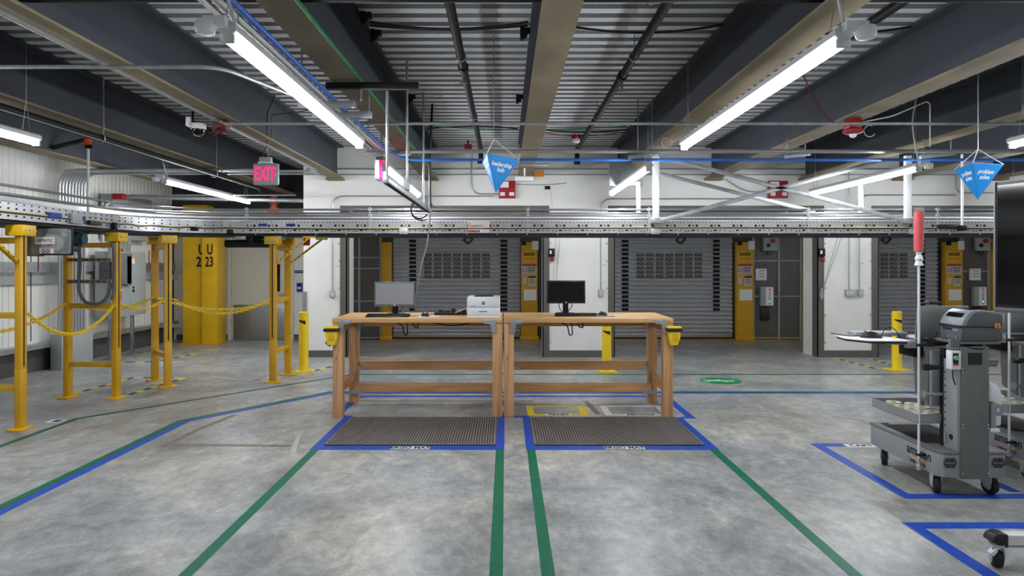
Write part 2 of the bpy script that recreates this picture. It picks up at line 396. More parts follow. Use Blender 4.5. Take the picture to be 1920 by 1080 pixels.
# ---- walls
OPEN_TOP = 2.2
PIERS = [(-2.99, -2.36), (.56, 1.60), (4.62, 5.50)]
wb = thing('wall_back', 'white wall with dock openings behind the conveyor', None, (0, Z_BACK, 0), kind='structure')
MB().box(-2.99, X_RIGHT, Z_BACK, Z_BACK + .5, OPEN_TOP, DECK - .005).build('header', 'white_wall', wb, smooth=False)
for a, b in PIERS:
    MB().box(a, b, Z_BACK, Z_BACK + .5, 0, OPEN_TOP).build('pier', 'white_wall', wb, smooth=False)
    MB().box(a, b, Z_BACK - .012, Z_BACK, 0, .1).build('base_strip', 'base_grey', wb, smooth=False)
for a, b in ((-2.36, .56), (1.60, 4.62), (5.50, 8.6)):
    for x0, sgn in ((a, 1), (b, -1)):
        x1 = x0 - sgn * .085
        MB().box(min(x0 + sgn * .012, x1), max(x0 + sgn * .012, x1), Z_BACK - .016, Z_BACK, .0, OPEN_TOP).build('edge_angle', 'wall_frame', wb, smooth=False)
        MB().box(min(x0, x0 + sgn * .012), max(x0, x0 + sgn * .012), Z_BACK - .016, Z_BACK + .16, .0, OPEN_TOP).build('edge_angle', 'wall_frame', wb, smooth=False)
    MB().box(a - .085, b + .085, Z_BACK - .016, Z_BACK, OPEN_TOP, OPEN_TOP + .04).build('header_angle', 'wall_frame', wb, smooth=False)
    MB().box(a - .085, b + .085, Z_BACK - .016, Z_BACK, OPEN_TOP - .1, OPEN_TOP - .05).build('header_angle', 'wall_frame', wb, smooth=False)
# bolts on the pier edges
bolt = MB().cyl((0, 0, 0), (0, -.014, 0), .014, n=8).mesh('bolt', 'galv_bright')
for x in (.66, 1.50, 4.72, 5.40, -2.46):
    for h in (.22, .62, 1.02, 1.42, 1.68):
        piece('bolt', bolt, wb, (x, Z_BACK, h))
o = MB().box(-3.2, X_RIGHT, Z_DOCK, Z_DOCK + .2, 0, DECK - .005).build('wall_dock', 'dark_wall', smooth=False); tag(o, 'dark wall behind the grey roller doors', kind='structure')
wd = thing('wall_door', 'pale wall with the beige personnel door', None, (-4.5, 12.45, 0), kind='structure')
for a, b, z0, z1 in ((X_LEFT, -5.06, 0, 2.36), (-3.86, -2.9, 0, 2.36), (-5.06, -3.86, 2.16, 2.36)):
    MB().box(a, b, 12.45, 12.65, z0, z1).build('wall_section', 'white_wall', wd, smooth=False)
for a, b in ((X_LEFT + .05, -5.06), (-3.86, -3.0)):
    MB().box(a, b, 12.436, 12.45, 0, .1).build('base_strip', 'base_grey', wd, smooth=False)
MB().box(X_LEFT, -2.9, 12.42, 12.65, 2.36, DECK - .005).build('spandrel', 'beam', wd, smooth=False)
MB().box(-3.06, -2.99, 10.6, 12.42, 0, DECK - .005).build('return_wall', 'white_wall', wd, smooth=False)

# left wall: ribbed panels
wl = thing('wall_left', 'white ribbed metal panel wall on the left', None, (X_LEFT, 0, 0), kind='structure')
PWID = 1.06; pr = []; nr = 10; d = PWID / nr
pr.append((0, -.012)); pr.append((.006, 0))
for k in range(nr):
    u = .006 + k * (PWID - .012) / nr; pp = (PWID - .012) / nr
    pr += [(u + .3 * pp, 0), (u + .38 * pp, .008), (u + .62 * pp, .008), (u + .70 * pp, 0)]
pr += [(PWID - .006, 0), (PWID, -.012)]
mb = MB(); n = len(pr)
mb.add([(p[1], p[0], z) for z in (0, DECK - .01) for p in pr], [(k, k + 1, n + k + 1, n + k) for k in range(n - 1)])
pan = mb.mesh('wall_panel', 'panel_white', smooth=False)
for k in range(18):
    piece('wall_panel', pan, wl, (X_LEFT, 12.40 - PWID * (k + 1), 0))
MB().box(X_LEFT - .2, X_LEFT - .02, Y_NEAR, 12.66, 0, DECK).build('backing', 'dark_wall', wl, smooth=False)
MB().box(X_LEFT + .012, X_LEFT + .10, Y_NEAR, 12.3, 1.27, 1.40).build('girt', 'galv', wl, smooth=False)
MB().box(X_LEFT + .012, X_LEFT + .05, Y_NEAR, 12.3, 1.12, 1.225).build('girt', 'elec', wl, smooth=False)
MB().box(X_LEFT + .012, X_LEFT + .16, Y_NEAR, 12.3, .30, .36).build('ledge', 'galv', wl, smooth=False)
MB().box(X_LEFT + .012, X_LEFT + .04, Y_NEAR, 12.3, .0, .28).build('base_curb', 'dark_wall', wl, smooth=False)
o = MB().box(X_RIGHT, X_RIGHT + .2, Y_NEAR, 12.66, 0, DECK - .01).build('wall_right', 'white_wall', smooth=False); tag(o, 'white painted wall on the right', kind='structure')
o = MB().box(X_LEFT, X_RIGHT, Y_NEAR - .2, Y_NEAR, 0, DECK - .01).build('wall_front', 'white_wall', smooth=False); tag(o, 'white painted wall behind the viewer', kind='structure')

MB().box(-3.0, -2.985, Z_BACK - .02, Z_BACK + .06, .0, .97).build('corner_guard', 'stainless', wb, smooth=False); MB().box(-2.985, -2.94, Z_BACK - .02, Z_BACK - .012, .1, .97).build('corner_guard', 'stainless', wb, smooth=False)
# ---- personnel door
d4 = thing('door_4', 'beige personnel door with narrow window and steel kick plate', None, (-4.46, 12.45, 0), kind='structure')
for a, b, z0, z1 in ((-5.06, -5.0, 0, 2.16), (-3.92, -3.86, 0, 2.16), (-5.0, -3.92, 2.1, 2.16)):
    MB().box(a, b, 12.42, 12.47, z0, z1).build('frame', 'door_beige', d4, smooth=False)
MB().box(-4.995, -3.925, 12.44, 12.48, .01, 2.095).build('leaf', 'door_beige', d4, bevel=.003)
MB().box(-4.96, -3.945, 12.43, 12.44, .02, .64).build('kick_plate', 'stainless', d4, bevel=.002)
MB().box(-4.205, -4.085, 12.428, 12.44, .86, 1.40).build('window_frame', 'door_beige', d4, bevel=.004)
MB().box(-4.185, -4.105, 12.424, 12.429, .88, 1.38).build('pane', 'screen', d4)
h = MB().lathe([(.034, 0), (.034, -.012), (.02, -.016), (.016, -.05)], (-4.0, 12.44, .83), 16, 'y').build('lock_rose', 'stainless', d4)
MB().tube([(-4.0, 12.39, .83), (-4.05, 12.388, .832), (-4.12, 12.39, .826)], .011, 8).build('lever', 'stainless', h)
for z in (.32, .86, 1.38, 1.9):
    MB().cyl((-4.997, 12.43, z - .055), (-4.997, 12.43, z + .055), .011, n=8).build('hinge', 'stainless', d4)

# ---- roller doors with slats, vent slots and small windows
SP = .0787
sm = MB()
pts = [(0, 0)] + [(-.034 * math.sin(math.pi * k / 7) ** .8, SP * k / 7 * .80) for k in range(1, 7)] + [(0, SP * .80), (.016, SP * .81), (.016, SP * .99), (0, SP), (.02, SP), (.02, 0)]
sm.prism(pts, 'x', -1.17, 1.17); slat_me = sm.mesh('slat', 'slat')
slot_me = MB().cbox((0, 0, 0), (.125, .012, .052)).mesh('vent_slot', 'dark', bevel=.01)
win_me = MB().cbox((0, 0, 0), (.13, .012, .046)).mesh('small_window', 'dark', bevel=.004)
pane_me = MB().cbox((0, 0, 0), (.108, .010, .024)).mesh('pane', 'win_slot')
dlabels = ['grey slatted roller door behind the left workbench', 'grey slatted roller door right of the black monitor', 'grey slatted roller door behind the yellow bollard and printer cart']
for n_, ox in enumerate((0, 3.91, 7.69)):
    cx = -.9 + ox
    t = thing('door_%d' % (n_ + 1), dlabels[n_], None, (cx, 12.6, 0), kind='structure')
    MB().box(cx - 1.17, cx + 1.17, 12.575, 12.62, .03, .115).build('bottom_bar', 'slat_alu', t, bevel=.004)
    for k in range(28):
        piece('slat', slat_me, t, (cx, 12.6, .115 + SP * k))
    for k in range(6):
        for c in range(7):
            w_ = piece('small_window', win_me, t, (-1.43 + ox + .178 * c, 12.563, 1.550 - SP * k))
            piece('pane', pane_me, w_, (-1.43 + ox + .178 * c, 12.559, 1.550 - SP * k))
    for k in range(17):
        for sx in (-1.71, -.03):
            piece('vent_slot', slot_me, t, (sx + ox, 12.563, 1.804 - SP * k))
    ex_ = -.69 + ox; mb = MB()
    for a_, b_ in (((-.09, 0), (0, .07)), ((0, .07), (.09, .02)), ((.09, .02), (0, -.06)), ((0, -.06), (-.09, 0))): mb.bar((ex_ + a_[0], 12.555, 1.82 + a_[1]), (ex_ + b_[0], 12.555, 1.82 + b_[1]), .008, .03)
    mb.build('emblem', 'ink', t)
    MB().box(cx - 1.2, cx + 1.2, 12.48, 12.62, 2.1, 2.32).build('coil_hood', 'dark_wall', t, bevel=.01)
o = MB().box(-2.3, 8.6, 12.22, 12.55, 0, .003); single('dock_edge_line', o, 'yellow_deep', 'dull yellow painted stripe along the foot of the roller doors', 'floor stripe')

# yellow door guards with signs
def guard(x0, x1, label, signs, h=1.78):
    t = thing('door_guard', label, 'door guard', ((x0 + x1) / 2, 12.42, 0), 'yellow guards beside the roller doors')
    MB().box(x0, x1, 12.42, 12.54, .003, h).build('post', 'yellow_deep', t, bevel=.008)
    MB().box(x0 - .02, x1 + .02, 12.39, 12.42, .003, .07).build('foot', 'yellow_deep', t, bevel=.004)
    if not signs: return t
    cx = (x0 + x1) / 2; y = 12.416
    p = MB().box(cx - .12, cx + .12, y, 12.42, 1.42, 1.60).build('warning_sign', 'yellow', t)
    MB().box(cx - .10, cx + .10, y - .003, y, 1.535, 1.585).build('sign_header', 'ink', p)
    text('lettering', 'WARNING', .04, (cx, y - .005, 1.56), CAMF, 'yellow', p, .95)
    text('lettering', 'KEEP CLEAR\nOF DOORWAY', .034, (cx, y - .003, 1.475), CAMF, 'ink_red', p)
    p = MB().box(cx - .13, cx + .13, y, 12.42, 1.20, 1.38).build('danger_label', 'paper_grey', t)
    MB().box(cx - .13, cx + .13, y - .003, y, 1.345, 1.38).build('sign_header', 'ink_red', p)
    MB().tube(arc((cx - .085, y - .003, 1.27), .034, 0, 360, 16)[:-1], .005, 5, True).build('symbol', 'ink', p)
    for k in range(4): MB().box(cx - .03, cx + .11, y - .003, y, 1.315 - .028 * k, 1.327 - .028 * k).build('text_line', 'ink', p)
    p = MB().box(cx - .01, cx + .12, y, 12.42, .98, 1.16).build('notice', 'paper_grey', t)
    MB().box(cx - .01, cx + .12, y - .003, y, 1.13, 1.16).build('sign_header', 'ink', p)
    for k in range(4): MB().box(cx + .005, cx + .10, y - .003, y, 1.10 - .026 * k, 1.108 - .026 * k).build('text_line', 'ink', p)
    MB().box(cx - .12, cx - .05, y, 12.42, 1.02, 1.14).build('sticker', 'paper_grey', t)
    MB().box(cx - .10, cx + .13, y - .002, 12.42, .72, .92).build('paper_sheet', 'paper', t)
    MB().box(x1 - .10, x1 + .02, y - .012, y, 1.64, 1.80).build('placard', 'paper', t, bevel=.004)
    MB().box(x0 + .01, x0 + .09, y - .03, y, 1.72, 1.80).build('hinge_block', 'black', t, bevel=.006)
    return t
guard(-2.26, -2.08, 'plain yellow door guard left of the left roller door', False)
guard(.28, .58, 'yellow door guard with warning signs behind the bench seam', True)
guard(4.20, 4.51, 'yellow door guard with warning signs beside the wall control box', True)
guard(8.00, 8.32, 'yellow door guard with warning signs above the label printer', True)
guard(8.87, 9.0, 'plain yellow door guard half hidden by the wall screen', False)

# mesh partitions beside the doors
def partition(xs, label, rails, m='mesh_panel'):
    t = thing('partition', label, 'partition', ((xs[0] + xs[-1]) / 2, 12.5, 0))
    for x in xs: MB().box(x - .02, x + .02, 12.48, 12.54, .003, 2.3).build('stile', 'elec', t, bevel=.003)
    for a, b in zip(xs, xs[1:]):
        MB().box(a + .02, b - .02, 12.51, 12.52, .05, 2.3).build('panel', m, t)
        for z in rails: MB().box(a + .02, b - .02, 12.49, 12.53, z - .012, z + .012).build('rail', 'elec', t)
    return t
partition([4.535, 5.0, 5.40], 'framed smoky partition with control box right of the middle door', (.03, .79, 1.44))
partition([-2.98, -2.68, -2.29], 'framed smoky partition left of the left roller door', (.03, .70, 1.3, 1.5))
partition([8.34, 8.84], 'framed smoky partition behind the label printer', (.03, 1.25))
o = MB().box(5.425, 5.495, 12.46, 12.53, .003, 2.3); single('door_jamb', o, 'yellow_deep', 'slim yellow jamb post at the right end of the smoky partition', 'post')

# control boxes on the partitions
def ctrl(x, label, z=.0, y=12.478):
    t = thing('control_box', label, 'control box', (x, y, .78 + z))
    MB().box(x - .115, x + .115, y - .09, y, .62 + z, .97 + z).build('enclosure', 'elec', t, bevel=.006)
    MB().box(x - .03, x + .11, y - .094, y - .09, .63 + z, .96 + z).build('face_plate', 'paper', t)
    MB().box(x + .02, x + .06, y - .097, y - .094, .90 + z, .94 + z).build('logo_patch', 'ink_orange', t)
    for k in range(6):
        MB().cyl((x + .04, y - .094, .86 + z - .04 * k), (x + .04, y - .10, .86 + z - .04 * k), .010, n=10).build('button', 'led_green' if k == 4 else 'ink', t)
    for k in range(3): MB().tube(sagline((x - .08 + .05 * k, y - .05, .62 + z), (x - .02 + .04 * k, y - .04, .40 + z), -.02, 6), .009, 6).build('cable', 'black_plastic', t)
    MB().box(x - .1, x + .05, y - .06, y, .36 + z, .58 + z).build('junction_box', 'black_plastic', t, bevel=.008)
ctrl(4.75, 'pale grey push button control box right of the middle roller door')
ctrl(8.62, 'pale grey push button control box seen above the label printer')
def wallbox(x, label, y=12.478):
    t = thing('wall_speaker', label, 'wall device', (x, y, 1.15))
    MB().box(x - .10, x + .10, y - .05, y, 1.08, 1.30).build('case', 'white_plastic', t, bevel=.015)
    for k in range(3): MB().box(x - .05, x + .05, y - .053, y - .05, 1.25 - .05 * k, 1.265 - .05 * k).build('slot', 'grey_plastic', t)
wallbox(4.66, 'white rounded wall device above the middle door control box'); wallbox(8.56, 'white rounded wall device above the control box by the printer')
for x, lb in ((4.82, 'grey wall switch box with red button high beside the middle door'), (8.68, 'grey wall switch box with red button near the wall screen')):
    t = thing('switch_box', lb, 'switch box', (x, 12.478, 1.6))
    MB().box(x - .13, x + .13, 12.40, 12.478, 1.62, 1.92).build('enclosure', 'elec', t, bevel=.008)
    MB().cyl((x + .03, 12.40, 1.80), (x + .03, 12.36, 1.80), .04, n=16).build('red_button', 'red', t)
    MB().cyl((x - .05, 12.40, 1.72), (x - .05, 12.37, 1.72), .032, n=14).build('black_knob', 'black', t)
    MB().tube([(x - .05, 12.44, 1.62), (x - .07, 12.44, 1.57), (x + .0, 12.44, 1.55), (x + .03, 12.44, 1.62)], .012, 6).build('cable_loop', 'black_plastic', t)

# ================================================================== ceiling: lamps, pipes, conduits
def lamp(x, y0, y1, label, z=2.31, sensor=None):
    t = thing('strip_light', label, 'strip light', (x, (y0 + y1) / 2, z), 'suspended strip lights')
    hs = MB().prism([(x - .022, z + .020), (x + .022, z + .020), (x + .040, z + .036), (x + .040, z + .062), (x + .02, z + .076), (x - .02, z + .076), (x - .040, z + .062), (x - .040, z + .036)], 'y', y0, y1)
    hs.build('housing', 'white_matte', t)
    a = [(x + .027 * math.cos(R(q)), z + .012 + .025 * math.sin(R(q))) for q in range(162, 379, 36)]
    MB().prism(a, 'y', y0 + .02, y1 - .02).build('lens', 'lens_boosted' if y0 > 6 else 'lens', t)
    for yy in (y0, y1 - .02): MB().box(x - .030, x + .030, yy, yy + .02, z - .016, z + .022).build('end_cap', 'white_matte', t, bevel=.004)
    for yy in (y0 + .06, y1 - .12):
        MB().tube([(x - .03, yy, z + .08), (x, yy, z + .32), (x, yy, DECK)], .0022, 5).build('hanger_wire', 'galv', t)
        MB().tube([(x + .03, yy, z + .08), (x, yy, z + .32)], .0022, 5).build('hanger_wire', 'galv', t)
    if sensor:
        cx = x + sensor * .075
        MB().lathe([(.02, .065), (.04, .06), (.044, .03), (.036, .012), (.02, .008)], (cx, y0 - .03, z), 18).build('motion_sensor', 'white_plastic', t)
        MB().box(min(x, cx) - .01, max(x, cx) + .01, y0 - .04, y0 + .01, z + .045, z + .085).build('sensor_arm', 'white_plastic', t)
        MB().tube(fillet([(x + .02, y0 + .04, z + .08), (x - .04, y0 + .02, z + .3), (x - .06, y0 + .02, z + .5), (x, y0 + .02, DECK)], .15), .008, 6).build('power_cord', 'cord_white', t)
    return t
lamp(-1.17, 2.86, 5.48, 'long bright strip light upper left with a round white sensor', sensor=-1)
lamp(1.45, 2.92, 5.55, 'long bright strip light upper right with a round white sensor', sensor=1)
lamp(-1.20, 6.80, 9.45, 'short-looking strip light beside the hanging strut, right of the exit sign')
lamp(1.43, 6.80, 9.20, 'strip light reaching the wall left of the crossed braces')
lamp(4.12, 6.80, 9.20, 'strip light slanting behind the crossed braces', sensor=1)
lamp(-3.93, 7.85, 10.45, 'strip light above the yellow U 23 column', sensor=-1)
lamp(-3.68, 2.75, 5.36, 'strip light at the left edge of the picture')
lamp(4.06, 2.85, 5.48, 'strip light at the right edge behind the problem solve sign')
lamp(6.75, 6.80, 9.20, 'strip light hidden past the wall screen')
for x in (-3.9, -1.2, 1.45, 4.1, 6.75):  # unseen rear lamps, added to light the room
    lamp(x, -3.6, -1.1, {-3.9: 'added unseen strip light far behind on the left', -1.2: 'added unseen strip light behind the viewer, left of centre', 1.45: 'added unseen strip light behind the viewer, right of centre', 4.1: 'added unseen strip light far behind on the right', 6.75: 'added unseen strip light in the rear right corner'}[x])

def run(name, pts, r, m, label, cat, n=10, fil=0, group=None):
    return single(name, MB().tube(fillet(pts, fil) if fil else pts, r, n), m, label, cat, group)
# black sprinkler mains
def sprinkler(x, y0, y1, label, heads, elbow):
    t = thing('sprinkler_pipe', label, 'pipe', (x, (y0 + y1) / 2, 2.95))
    pts = [(x, y0, 2.95), (x, y1, 2.95)] + ([(x, y1, 2.78)] if elbow else [])
    MB().tube(fillet(pts, .08), .032, 12).build('pipe_run', 'black', t)
    for y in heads:
        q = MB().cyl((x, y, 2.92), (x, y, 2.85), .010, n=10).build('sprinkler_head', 'flange', t)
        MB().lathe([(.004, 2.83), (.034, 2.828), (.034, 2.824), (.004, 2.822)], (x, y, 0), 14).build('deflector', 'flange', q)
        MB().cyl((x, y - .05, 2.95), (x, y + .05, 2.95), .042, n=14).build('coupling', 'black', t)
    yy = y0 + .9
    while yy < y1:
        q = MB().tube(arc((x, yy, 2.95), .036, 0, 360, 16)[:-1], .006, 5, True).build('hanger_ring', 'galv', t)
        MB().cyl((x, yy, 2.985), (x, yy, DECK), .005, n=6).build('hanger_rod', 'galv', q); yy += 2.1
    if elbow: MB().cyl((x, y1, 2.80), (x, y1, 2.74), .045, n=14).build('end_fitting', 'black', t)
sprinkler(-.34, -2, 9.35, 'black sprinkler pipe left of the central beam', (5.5, 1.9), True)
sprinkler(.98, -2, 9.35, 'black sprinkler pipe right of the central beam', (5.75, 2.1), True)
sprinkler(2.39, -2, 4.8, 'black sprinkler pipe ending above the right strip light', (1.9,), False)
t = thing('sprinkler_pipe', 'black pipe slung under the second beam from the left', 'pipe', (-3.80, 6, 2.55))
MB().tube(fillet([(-3.80, -2, 2.55), (-3.80, 10.5, 2.55), (-3.80, 10.9, 2.45)], .1), .034, 12).build('pipe_run', 'black', t)
MB().tube([(-3.745, -2, 2.515), (-3.745, 10.4, 2.515)], .007, 8).build('conduit_alongside', 'alu', t)
for y in (3.9, 6.4, 8.9):
    q = MB().tube(arc((-3.80, y, 2.55), .044, 0, 360, 16)[:-1], .008, 5, True).build('hanger_ring', 'galv', t)
    MB().cyl((-3.77, y, 2.59), (-3.77, y, DECK), .007, n=8).build('hanger_rod', 'galv', q)
t = thing('pipe_riser', 'orange-red grooved pipe fitting beside the exit sign', 'pipe fitting', (-3.67, 10.6, 2.1))
MB().lathe([(.05, 2.12), (.05, 2.2), (.075, 2.2), (.075, 2.28), (.05, 2.28), (.05, 2.34), (.075, 2.34), (.075, 2.42), (.05, 2.42), (.05, 2.5)], (-3.72, 10.95, 0), 18).build('coupling_stack', 'rust', t)
MB().tube([(-3.72, 10.95, 2.15), (-3.5, 10.98, 2.1), (-3.2, 11.0, 2.08)], .045, 12).build('branch', 'rust', t)
# top black main across the view
single('sprinkler_main', MB().cyl((X_LEFT + .02, 3.5, 2.755), (X_RIGHT - .02, 3.5, 2.755), .045, n=16), 'black', 'thick black pipe crossing the very top of the picture', 'pipe')
# conduits
run('conduit', [(-2.5, -2, 2.617), (-2.5, 8.55, 2.617), (-2.5, 9.0, 2.60), (-5.8, 9.0, 2.60)], .016, 'alu', 'long pale conduit under the third beam from the left', 'conduit', fil=.2)
run('conduit', [(-2.46, 5.9, 2.60), (-2.46, 8.9, 2.60), (-2.6, 9.2, 2.59), (-5.75, 9.2, 2.59)], .013, 'alu', 'shorter conduit bending left beside the long pale conduit', 'conduit', fil=.2)
run('conduit', [(X_LEFT + .05, 4.21, 2.584), (-1.76, 4.21, 2.584), (-1.44, 5.2, 2.584), (-1.44, 5.8, 2.584)], .013, 'galv', 'conduit crossing left then bending back beside the left strip light', 'conduit', fil=.15)
run('conduit', [(-2.43, 5.89, 2.582), (X_RIGHT - .05, 5.89, 2.582)], .013, 'galv', 'thin conduit crossing under every beam from the red horn to the right', 'conduit')
run('conduit', [(-1.14, 7.19, 2.56), (X_RIGHT - .05, 7.19, 2.56)], .021, 'alu', 'thick pale conduit crossing just above the blue air pipe', 'conduit')
run('conduit', [(-1.31, -2, 2.56), (-1.31, 7.1, 2.56)], .017, 'alu', 'inner one of two conduits beside the blue air pipe', 'conduit')
run('conduit', [(-1.37, -2, 2.56), (-1.37, 7.1, 2.56)], .017, 'alu', 'outer one of two conduits beside the blue air pipe', 'conduit')
run('air_pipe', [(-1.20, -2, 2.52), (-1.20, 6.85, 2.52), (-1.05, 7.28, 2.485), (X_RIGHT - .05, 7.28, 2.485)], .016, 'blue_pipe', 'bright blue air pipe running back then turning right', 'pipe', fil=.12, n=12)
run('air_pipe_sleeve', [(-1.235, -2, 2.51), (-1.235, 6.7, 2.51)], .011, 'white_steel', 'thin white line clipped beside the blue air pipe', 'conduit')
run('conduit', [(-2.95, 10.07, 2.78), (8.9, 10.07, 2.78)], .010, 'galv', 'upper thin conduit fixed along the white back wall', 'conduit')
run('conduit', [(-2.95, 10.07, 2.695), (8.9, 10.07, 2.695)], .008, 'galv', 'lower thin conduit fixed along the white back wall', 'conduit')
# strut trapezes
def strut(p0, p1, s, m, label, rods=()):
    t = thing('strut_channel', label, 'strut', p0)
    MB().bar(p0, p1, s, s).build('channel', m, t, bevel=.003)
    for x, y, z0, z1 in rods: MB().cyl((x, y, z0), (x, y, z1), .006, n=8).build('threaded_rod', 'galv', t)
strut((-1.24, 4.72, 2.60), (-.60, 4.72, 2.60), .045, 'black', 'dark strut bar clamped under the beam with the green wire', [(-1.0, 4.72, 2.5, 2.64)])
strut((-1.44, 4.75, 2.48), (-1.05, 4.75, 2.48), .045, 'galv_bright', 'first bright strut bar under the blue air pipe', [(-1.42, 4.75, 2.5, DECK)])
strut((-1.44, 5.1, 2.485), (-1.0, 5.1, 2.485), .045, 'galv_bright', 'second bright strut bar under the blue air pipe', [(-1.02, 5.1, 2.5, 2.64)])
strut((-1.44, 7.05, 2.52), (-.98, 7.05, 2.52), .045, 'galv', 'strut bar where the blue air pipe turns right', [(-1.0, 7.05, 2.53, 2.64), (-1.42, 7.05, 2.53, DECK)])
strut((1.30, 7.22, 2.50), (1.60, 7.22, 2.54), .04, 'galv', 'short clamp strut over the left vertical of the crossed braces', [(1.40, 7.22, 2.52, DECK), (1.55, 7.22, 2.53, DECK)])
strut((2.95, 7.22, 2.505), (3.22, 7.22, 2.545), .04, 'galv', 'short clamp strut under the beam with the red strobe', [(2.98, 7.22, 2.52, 2.70), (3.17, 7.22, 2.54, 2.8)])
strut((4.38, 7.22, 2.505), (4.75, 7.22, 2.545), .04, 'galv', 'short clamp strut near the problem solve sign', [(4.42, 7.22, 2.52, 2.70), (4.71, 7.22, 2.54, 2.8)])
strut((-.30, 7.22, 2.42), (.46, 7.22, 2.42), .03, 'galv', 'small strut at the foot of the central beam', [(.14, 7.22, 2.42, 2.64)])
# hanging power boom over the left bench
t = thing('power_boom', 'hanging grey strut boom carrying cords over the left workbench', 'boom', (-.83, 6, 1.95))
MB().bar((-.83, 4.72, 1.955), (-.83, 7.45, 1.955), .045, .05).build('channel', 'galv', t, bevel=.004)
MB().box(-.845, -.815, 4.75, 7.4, 1.928, 1.931).build('channel_slot', 'dark', t)
for y in (4.78, 5.75, 6.9):
    MB().cyl((-.83, y, 1.97), (-.83, y, 2.58 if y < 5 else DECK - .01), .010, n=8).build('drop_rod', 'galv', t)
MB().box(-.875, -.785, 6.95, 7.1, 1.93, 2.07).build('outlet_box', 'galv_bright', t, bevel=.006)
MB().box(-.875, -.785, 5.5, 5.62, 1.97, 2.06).build('outlet_box', 'galv_bright', t, bevel=.006)
MB().tube(arc((-.92, 7.3, 1.95), .09, 0, 330, 18, 'xz'), .009, 6).build('cord_loop', 'black_plastic', t)
MB().tube(arc((-.90, 7.33, 1.96), .12, 20, 300, 18, 'xz'), .007, 6).build('cord_loop', 'black_plastic', t)
run('drop_cord', [(-.82, 7.42, 1.92), (-.83, 7.3, 1.6), (-.88, 7.1, 1.35), (-.905, 6.95, 1.12), (-.92, 6.92, .90)], .008, 'elec_dark', 'pale power cord dropping from the boom to the left monitor', 'cord', fil=.2)
run('drop_cord', [(-.82, 7.45, 1.95), (-.83, 7.45, 2.5), (-.81, 7.45, 2.9), (-.8, 7.45, DECK)], .013, 'black_plastic', 'thick black cord rising from the far end of the boom', 'cord')
# wires under the deck
for k, (y, z, x0, x1, sag, m, lb) in enumerate([
        (4.85, 3.09, -.96, .16, .05, 'black_plastic', 'black wire sagging across the bay left of the central beam'),
        (4.95, 3.10, -.98, .16, .03, 'black_plastic', 'second black wire across the bay left of the central beam'),
        (4.9, 3.09, .40, 1.56, .06, 'black_plastic', 'thick black wire across the bay right of the central beam'),
        (5.0, 3.10, .40, 1.56, .03, 'cord_white', 'thin pale wire across the bay right of the central beam'),
        (4.95, 3.09, 1.80, 2.94, .05, 'black_plastic', 'black wire bunch above the right strip light sensor'),
        (8.3, 3.02, -.95, .15, -.03, 'black_plastic', 'black wire across the bay above the leadership hub sign'),
        (7.9, 2.97, -.90, 1.4, .04, 'green_wire', 'green wire strung across above the leadership hub sign'),
        (8.35, 3.02, .42, 1.5, .03, 'black_plastic', 'black wire across the far bay right of the central beam'),
        (8.6, 3.04, .42, 1.5, .05, 'red', 'thin red wire looping past the smoke detector')]):
    run('ceiling_wire', sagline((x0, y, z), (x1, y, z), sag), .009 if m == 'black_plastic' else .006, m, lb, 'wire', n=6)
run('green_wire', [(-1.0, -2, 2.63), (-1.0, 3.5, 2.63), (-.99, 4.6, 2.63), (-.985, 6.5, 2.63), (-.985, 9.9, 2.62)], .009, 'green_wire', 'green wire clipped along the edge of a beam flange', 'wire', n=6)
run('side_conduit', [(-1.0, -2, 3.06), (-1.0, 9.8, 3.06)], .016, 'black', 'black conduit along the top of the beam with the green wire', 'conduit')
for k, (x, y) in enumerate(((-.97, 4.65), (-.97, 5.0), (-.97, 6.9), (.12, 4.95), (.12, 6.9), (1.80, 8.2))):
    t = MB().cbox((x, y, 3.04), (.03, .06, .09)); t.cbox((x + .03, y, 3.06), (.06, .05, .04)); t.cyl((x + .02, y - .03, 3.03), (x + .02, y + .03, 3.03), .02, n=8)
    single('cable_clamp', t, 'black', ['black clamp on the green wire beam, nearest the viewer', 'second black clamp on the green wire beam', 'black clamp at the far end of the green wire beam', 'black clamp on the central beam, nearest the viewer', 'black clamp farther along the central beam', 'black box high beside the beam left of the braces'][k], 'clamp', bevel=.005)
strut(W(99, 277, 7.9), W(172, 259, 8.2), .05, 'black', 'black knee brace below the beam at the left wall')
# white cable loops
run('white_cable', [(1.78, 7.3, 2.95), (1.74, 7.3, 2.78), (1.62, 7.28, 2.66), (1.60, 7.2, 2.52)], .008, 'cord_white', 'white cable hanging beside the beam above the braces', 'cord', fil=.1, n=6)
single('white_cable', MB().tube(arc((1.56, 6.6, 2.545), .05, 90, 400, 20), .004, 6), 'cord_white', 'small white cable loop hanging from the thin conduit', 'cord')
single('white_cable', MB().tube(arc((3.20, 6.0, 2.54), .05, 60, 330, 20), .0035, 6), 'cord_white', 'small white cable loop beside the red strobe alarm', 'cord')
run('white_cable', [(3.12, 6.0, 2.615), (3.4, 6.0, 2.67), (3.7, 6.0, 2.80), (3.73, 6.0, 2.78), (3.73, 6.0, 2.40)], .006, 'cord_white', 'white cable running from the red strobe then dropping', 'cord', fil=.05, n=6)
single('red_wire', MB().tube(sagline((2.42, 5.6, 2.98), (3.0, 6.0, 2.62),   .16), .006, 6), 'dark_red', 'dark red wire drooping to the red strobe alarm', 'wire')
single('red_wire', MB().tube([(-2.02, 7.0, 2.95), (-2.40, 7.0, 2.90), (-2.405, 7.0, 2.66)], .005, 6), 'dark_red', 'red wire hanging by the beam right of the exit sign', 'wire')

